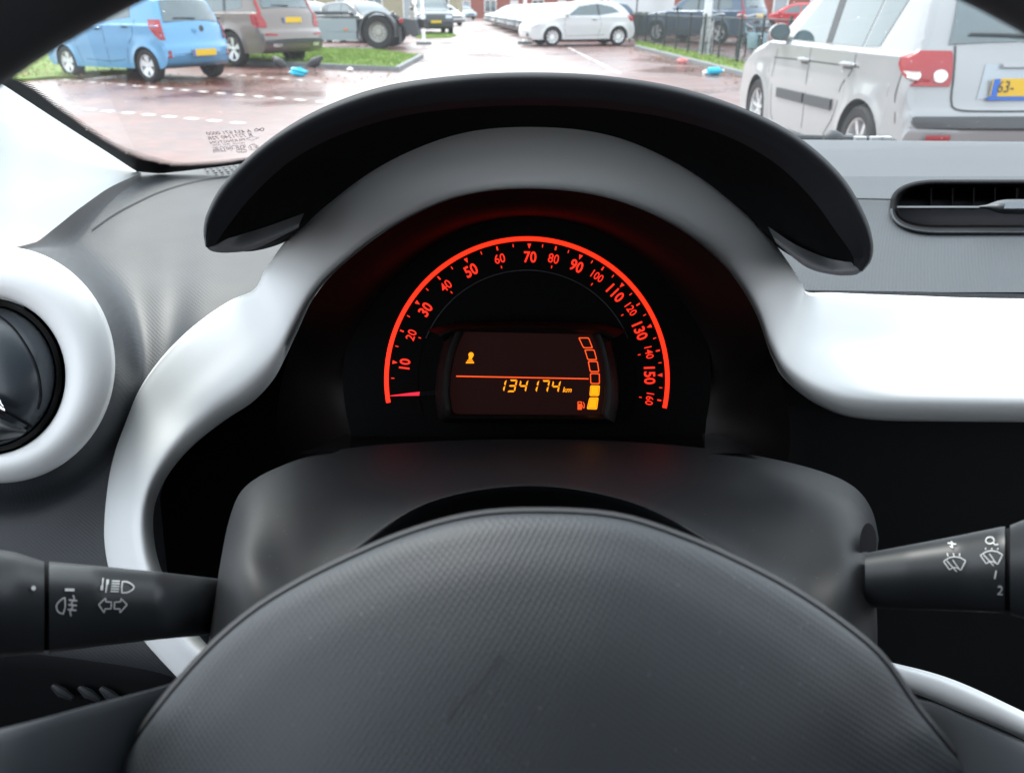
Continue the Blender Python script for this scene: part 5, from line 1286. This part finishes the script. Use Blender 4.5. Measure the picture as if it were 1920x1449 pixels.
for pts in ([(1485, 1000), (1530, 1000), (1530, 1062), (1485, 1062)], [(1485, 975), (1494, 975), (1494, 1000), (1485, 1000)], [(1521, 975), (1530, 975), (1530, 1000), (1521, 1000)], [(1485, 975), (1530, 975), (1530, 984), (1485, 984)],
            [(1530, 1010), (1541, 1010), (1541, 1040), (1535, 1040), (1535, 1016), (1530, 1016)], [(1541, 1034), (1541, 1046), (1556, 1046), (1560, 1040), (1560, 1000), (1544, 978), (1538, 984), (1552, 1003), (1552, 1036)]):
    spoly([Z(*p) for p in pts], 'fuel_icon', M['orange_e'])

# ---- steering column shroud
sc_ = empty('steering_column_cover', (0, 0, 0)); tag(sc_, 'black plastic steering column cover below the dial', 'column cover')
K0 = [(440, 1010, .47), (448, 960, .465), (470, 915, .46), (530, 872, .46), (640, 842, .47), (800, 828, .475), (990, 823, .475), (1180, 828, .475), (1360, 845, .47), (1500, 872, .46), (1590, 905, .455), (1632, 950, .46), (1648, 1010, .47)]
K1 = [(425, 1030, .42), (432, 970, .415), (458, 915, .41), (530, 880, .412), (640, 862, .43), (800, 852, .44), (990, 849, .44), (1180, 852, .44), (1360, 868, .43), (1490, 893, .412), (1580, 925, .405), (1624, 965, .41), (1645, 1030, .42)]
K2 = [(412, 1080, .375), (424, 1005, .362), (462, 955, .352), (540, 935, .356), (650, 915, .378), (800, 888, .398), (990, 878, .400), (1180, 888, .398), (1350, 915, .378), (1420, 932, .365), (1514, 937, .355), (1594, 957, .352), (1632, 1005, .362), (1643, 1080, .375)]
K3 = [(400, 1140, .335), (418, 1075, .318), (465, 1050, .310), (545, 1050, .318), (650, 1000, .342), (800, 928, .366), (990, 904, .372), (1180, 926, .366), (1340, 990, .342), (1430, 1035, .325), (1510, 1056, .317), (1592, 1056, .310), (1636, 1080, .318), (1643, 1140, .335)]
K4 = [(390, 1215, .318), (410, 1180, .300), (470, 1150, .292), (550, 1118, .300), (655, 1042, .325), (800, 945, .350), (990, 912, .358), (1180, 942, .350), (1335, 1020, .325), (1425, 1078, .305), (1505, 1122, .299), (1585, 1154, .292), (1638, 1185, .300), (1644, 1220, .318)]
K5 = [(388, 1300, .315), (410, 1290, .295), (480, 1230, .290), (560, 1140, .300), (662, 1058, .345), (800, 962, .39), (990, 930, .41), (1180, 960, .39), (1330, 1040, .345), (1415, 1100, .305), (1500, 1150, .30), (1580, 1235, .290), (1635, 1290, .295), (1645, 1300, .315)]
K6 = [(388, 1420, .34), (420, 1400, .32), (500, 1300, .32), (570, 1180, .34), (668, 1100, .40), (800, 1030, .44), (990, 1000, .45), (1180, 1030, .44), (1325, 1090, .40), (1420, 1150, .34), (1500, 1290, .32), (1590, 1400, .32), (1643, 1420, .34)]
side_l = lambda Kx: [(Kx[0][0]+6, Kx[0][1], Kx[0][2]+.08)]+Kx+[(Kx[-1][0]-4, Kx[-1][1], Kx[-1][2]+.08)]
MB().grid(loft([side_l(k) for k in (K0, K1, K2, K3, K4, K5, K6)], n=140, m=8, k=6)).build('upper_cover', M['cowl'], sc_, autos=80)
# opening for the right stalk
op = [(1628+16*math.cos(a), 1018+38*math.sin(a), .345+.012*math.cos(a)) for a in np.linspace(0, 2*math.pi, 25)[:-1]]
MB().add([I(x, y, d-.012) for x, y, d in op], [tuple(range(24))]).build('stalk_opening', M['dot'], sc_, smooth=False)
sheet([[(1636, 1130, .33), (1640, 1180, .325), (1641, 1230, .32)], [(1643, 1130, .335), (1645, 1180, .33), (1645, 1230, .325)]], 'edge_highlight', M['stalk'], sc_, n=10, m=2)

# ---- stalks
class Stalk:
    def __init__(s, st): s.st = st     # list of (px, ycentre, half height px, depth)
    def at(s, x):
        xs = [q[0] for q in s.st]; o = sorted(range(len(xs)), key=lambda i: xs[i]); X = [xs[i] for i in o]
        return [float(np.interp(x, X, [s.st[i][j] for i in o])) for j in (1, 2, 3)]
    def surf(s, x, y, off=.0006):
        c, h, d = s.at(x); q = max(-.99, min(.99, (y-c)/h)); r = h/F*d
        return I(x, y, d-r*math.sqrt(1-q*q)*.8-off)
    def mesh(s, xa, xb, n=20):
        rows = []
        for x in np.linspace(xa, xb, n):
            c, h, d = s.at(x); r = h/F*d; rows.append([I(x, c+h*math.sin(a), d-r*math.cos(a)*.8) for a in np.linspace(0, 2*math.pi, 33)[:-1]])
        return MB().grid(rows, True).add(rows[0], [tuple(range(32))]).add(rows[-1], [tuple(range(32))[::-1]])
    def stroke(s, pts, wpx, mb, dense=2.5, closed=False):
        P = [np.array(p, float) for p in pts]
        if closed: P.append(P[0])
        D = [P[0]]
        for a, c in zip(P[:-1], P[1:]):
            k = max(1, int(np.linalg.norm(c-a)/dense)); D += [a+(c-a)*i/k for i in range(1, k+1)]
        r = [[], []]
        for i, p in enumerate(D):
            t = D[min(i+1, len(D)-1)]-D[max(i-1, 0)]
            if closed and i in (0, len(D)-1): t = D[1]-D[-2]
            t = t/(np.linalg.norm(t)+1e-9); nn = np.array([-t[1], t[0]])*wpx/2
            for rr_, q in zip(r, (p-nn, p+nn)): rr_.append(s.surf(q[0], q[1]))
        mb.grid(r)
    def text(s, t, x, y, h, m, parent, rot=0):
        o = text_mesh(t, 1.0, m, 'print', parent); xs = [q.co.x for q in o.data.vertices]; ys = [q.co.y for q in o.data.vertices]
        k = h/(max(ys)-min(ys)); a, c_ = (max(xs)+min(xs))/2, (max(ys)+min(ys))/2; cr_, sr = math.cos(rot), math.sin(rot)
        for q in o.data.vertices:
            u, v = (q.co.x-a)*k, (q.co.y-c_)*k; q.co = s.surf(x+u*cr_-v*sr, y-(u*sr+v*cr_))
sl = Stalk([(-260, 1128, 104, .245), (-120, 1128, 104, .25), (-20, 1130, 103, .262), (30, 1132, 97, .268), (84, 1138, 86, .272), (96, 1138, 86, .273), (180, 1136, 76, .28), (300, 1135, 63, .295), (380, 1136, 55, .318), (405, 1136, 52, .335), (470, 1138, 48, .37)])
s1 = empty('indicator_stalk', (0, 0, 0)); tag(s1, 'left black stalk with headlamp, fog lamp and turn arrow symbols', 'stalk')
sl.mesh(92, 470, 30).build('stalk_arm', M['stalk'], s1, autos=60)
sl.mesh(-260, 83, 26).build('twist_grip', M['stalk'], s1, autos=60)
Stalk([(q[0], q[1], q[2]*.94, q[3]) for q in sl.st]).mesh(80, 96, 4).build('groove', M['dot'], s1)
Zs = lambda x, y: (60+x/8.727, 1040+y/8.727)
b = MB()
sl.stroke([Zs(*p) for p in catmull([(1480, 435), (1560, 440), (1640, 485), (1668, 525), (1640, 570), (1560, 612), (1470, 618)], 4)]+[Zs(1468, 525)], 2.6, b, closed=True)
for k in range(5): sl.stroke([Zs(1310-k*6, 425+k*42), Zs(1440-k*5, 430+k*42)], 2.6, b)
sl.stroke([Zs(1165, 375), Zs(1145, 560)], 2.4, b); sl.stroke([Zs(1145, 500), Zs(1140, 575)], 5, b); sl.stroke([Zs(1237, 420), Zs(1205, 615)], 2.6, b); sl.stroke([Zs(1240, 400), Zs(1232, 480)], 5, b)
for pts in ([(1090, 810), (1205, 705), (1210, 765), (1300, 768), (1292, 880), (1195, 880), (1180, 945)], [(1555, 810), (1455, 710), (1450, 765), (1352, 770), (1345, 880), (1440, 880), (1440, 945)]): sl.stroke([Zs(*p) for p in pts], 2.2, b, closed=True)
sl.stroke([Zs(*p) for p in catmull([(540, 700), (490, 720), (420, 790), (400, 850), (430, 930), (510, 965)], 4)]+[Zs(545, 850)], 2.6, b, closed=True)
sl.stroke([Zs(*p) for p in catmull([(672, 655), (690, 720), (650, 780), (665, 850), (625, 920), (640, 1000)], 4)], 2.6, b)
for k in range(3): sl.stroke([Zs(600-k*8, 735+k*78), Zs(742-k*8, 748+k*78)], 3.0, b)
sl.stroke([Zs(540, 568), Zs(695, 572)], 5, b)
b.build('symbols', M['print'], s1)
b = MB(); b.add([sl.surf(63+4.5*math.cos(a), 1102+4.5*math.sin(a)) for a in np.linspace(0, 2*math.pi, 17)[:-1]], [tuple(range(16))]); b.build('marker_dot', M['print'], s1)
# thumb relief at the outer end
strip([(-60, 1040), (0, 1037), (30, 1042), (55, 1052)], 7, lambda x, y: .250-.0, 'grip_relief', M['dot'], s1, off=0) if False else None

sr_ = Stalk([(1560, 1092, 40, .32), (1614, 1088, 50, .31), (1700, 1082, 60, .30), (1800, 1074, 71, .29), (1878, 1068, 81, .28), (1890, 1068, 82, .279), (1930, 1066, 96, .274), (2000, 1060, 108, .265), (2200, 1050, 110, .25)])
s2 = empty('wiper_stalk', (0, 0, 0)); tag(s2, 'right black stalk with wiper symbols and numbers 1 and 2', 'stalk')
sr_.mesh(1622, 1884, 30).build('stalk_arm', M['stalk'], s2, autos=60)
sr_.mesh(1894, 2200, 20).build('twist_grip', M['stalk'], s2, autos=60)
Stalk([(q[0], q[1], q[2]*.94, q[3]) for q in sr_.st]).mesh(1880, 1898, 4).build('groove', M['dot'], s2)
Zr = lambda x, y: (1440+x/2.043, 740+y/2.043)
b = MB()
for cx, cy, kk in ((715, 645, 1.0), (856, 622, 1.0)):
    fan = [(-46, -8), (-22, -22), (0, -26), (24, -22), (46, -10), (26, 26), (8, 16), (-8, 16), (-22, 24)]
    sr_.stroke([Zr(cx+x*.92, cy+y) for x, y in fan], 1.7, b, closed=True); sr_.stroke([Zr(cx-30, cy-10), Zr(cx+8, cy+32)], 1.7, b); sr_.stroke([Zr(cx-8, cy-14), Zr(cx+16, cy+20)], 1.4, b)
for k in range(3): sr_.stroke([Zr(690+k*22, 618), Zr(686+k*24, 606)], 1.8, b); sr_.stroke([Zr(834+k*22, 592), Zr(834+k*24, 586)], 1.8, b)
sr_.stroke([Zr(688, 567), Zr(720, 572)], 2.4, b); sr_.stroke([Zr(703, 560), Zr(706, 584)], 2.4, b); sr_.stroke([Zr(696, 578), Zr(708, 586)], 2.2, b)
sr_.stroke([Zr(850+16*math.cos(a), 557+13*math.sin(a)) for a in np.linspace(.6, 6.6, 16)], 1.9, b); sr_.stroke([Zr(862, 562), Zr(868, 574), Zr(882, 572)], 1.9, b)
b.build('symbols', M['print'], s2)
sr_.text('1', 1866.5, 1077, 16, M['print'], s2, -.2); sr_.text('2', 1875.5, 1106.5, 17, M['print'], s2, -.1)

# ---- steering wheel
sw = empty('steering_assembly', (0, 0, 0)); tag(sw, 'dark steering wheel with broad domed hub cover in the foreground', 'steering wheel')
ring = []
Rr, rc = .1955, .0165; cxw, cyw = (1040-960)/F*.14, (724.5-1632)/F*.14
for i in range(160):
    a = 2*math.pi*i/160; ring.append([V(cxw+(Rr+rc*1.25*math.cos(q)*.9)*math.cos(a), cyw+(Rr+rc*1.25*math.cos(q)*.9)*math.sin(a), .14+rc*math.sin(q)) for q in np.linspace(0, 2*math.pi, 25)[:-1]])
ring.append(ring[0]); MB().grid(ring, True).build('rim', M['rim'], sw, autos=80)
HO = [(1015, 952), (1160, 962), (1290, 1003), (1400, 1052), (1490, 1100), (1580, 1160), (1660, 1228), (1725, 1320), (1790, 1400), (1845, 1470), (1900, 1650), (1900, 1950), (1750, 2250), (1450, 2500), (1015, 2560), (580, 2500), (280, 2250), (130, 1950), (130, 1650), (185, 1475), (240, 1390), (312, 1295), (385, 1213), (450, 1155), (515, 1110), (613, 1057), (753, 996), (885, 960)]
HC = (1010, 1750)
def hl(k, d, dy=0): return [(HC[0]+(x-HC[0])*k, HC[1]+(y-HC[1])*k+dy, d) for x, y in HO]
MB().grid(loft([hl(.985, .225), hl(1.0, .212), hl(1.0, .206), hl(.992, .203)], n=160, m=4, closed=True), True).build('hub_back_shell', M['rim'], sw, autos=80)
HUBROWS = loft([hl(.990, .2055), hl(.984, .2015), hl(.972, .198), hl(.93, .193), hl(.82, .184), hl(.62, .174), hl(.35, .168), hl(.03, .166)], n=160, m=6, closed=True)
HUB = MB().grid(HUBROWS, True).build('hub_cover', M['hub'], sw, autos=80)
sheet([[(-700, 1500, .150), (-300, 1430, .155), (0, 1366, .17), (170, 1322, .197), (300, 1288, .218), (420, 1250, .240)], [(-700, 1540, .142), (-300, 1470, .147), (0, 1392, .163), (170, 1345, .190), (300, 1310, .214), (420, 1275, .238)], [(-700, 1800, .140), (-300, 1700, .145), (0, 1600, .160), (170, 1560, .188), (300, 1520, .212), (420, 1500, .236)], [(-700, 1900, .155), (-300, 1800, .16), (0, 1750, .175), (170, 1700, .197), (300, 1680, .218), (420, 1650, .24)]], 'spoke', M['spoke'], sw, n=40, m=6)
sheet([[(1600, 1290, .240), (1740, 1318, .222), (1800, 1342, .207), (1920, 1392, .175), (2200, 1500, .155), (2700, 1650, .150)], [(1600, 1310, .238), (1740, 1338, .218), (1800, 1364, .203), (1920, 1415, .168), (2200, 1530, .147), (2700, 1680, .142)], [(1600, 1550, .236), (1740, 1570, .216), (1800, 1590, .20), (1920, 1620, .165), (2200, 1700, .145), (2700, 1850, .140)], [(1600, 1650, .24), (1740, 1680, .222), (1800, 1700, .208), (1920, 1750, .175), (2200, 1850, .16), (2700, 1950, .155)]], 'spoke', M['spoke'], sw, n=40, m=6)

from mathutils.bvhtree import BVHTree
bvh = BVHTree.FromPolygons([v.co for v in HUB.data.vertices], [tuple(f.vertices) for f in HUB.data.polygons])
def hubpt(x, y):
    d = ray(x, y).normalized(); h = bvh.ray_cast(CAM0, d); return h[0]-d*.0004
b = MB(); rws = [[], []]
for (x, y) in resample(catmull([(838, 1352), (862, 1318), (905, 1275), (942, 1225)], 6), 24):
    for rw, dx in zip(rws, (-1.6, 1.6)): rw.append(hubpt(x+dx, y))
M['scuff'] = mat('scuff', (.028, .031, .036), .8)
b.grid(rws).build('scuff_mark', M['scuff'], sw)
# ---- wiper resting below the windscreen, outside
wa = empty('wiper', (0, 0, 0)); tag(wa, 'black wiper arm and blade resting outside below the windscreen', 'wiper')
def Wo(px, py, d): return I(px, py, d)
MB().tube([Wo(1380, 250, 1.05), Wo(1470, 257, 1.05), Wo(1560, 260, 1.05), Wo(1680, 268, 1.04)], .004, 8).build('blade', M['dark_trim'], wa)
b = MB().tube([Wo(1545, 259, 1.03), Wo(1556, 258, 1.03), Wo(1566, 259, 1.03), Wo(1578, 260, 1.03)], [.004, .010, .010, .006], 10); b.build('arm_joint', M['dark_trim'], wa)
b = MB().tube([Wo(1578, 262, 1.03), Wo(1620, 263.5, 1.03), Wo(1676, 268, 1.03)], [.006, .0065, .005], 8); b.build('arm', M['stalk'], wa)
for x in (1612, 1642, 1660): MB().box(Wo(x, 261, 1.02), (.014, .01, .006)).build('clip', M['alloy'], wa, smooth=False)

# ---- cabin shell around the camera (roof, left door, floor) that shades the interior
cb = empty('cabin', (0, 0, 0)); tag(cb, 'grey cabin lining with roof, doors and floor around the driver', 'cabin')
rf = MB(); hdr = wl+wup*.60
rf.grid([[Vector((x, y, 1.50+.05*math.cos((x-.35)*1.6)-.04*max(0, y-.2))) for x in np.linspace(-.5, 1.25, 14)] for y in np.linspace(-1.5, hdr.y, 14)])
rf.build('headliner', mat('headliner_cloth', (.16, .16, .16), .9), cb)
MB().box((-.52, -.45, .62), (.05, 1.8, .75)).build('door_panel', M['black'], cb, smooth=False)
MB().box((1.28, -.45, .62), (.05, 1.8, .75)).build('door_panel', M['black'], cb, smooth=False)
MB().box((.38, -.3, .25), (1.75, 2.4, .05)).build('floor', M['black'], cb, smooth=False)
MB().box((.38, -1.3, .85), (1.6, .2, 1.15)).build('rear_seat', M['spoke'], cb, bevel=.04)  # unseen; made tall to block light from behind on ring and hub
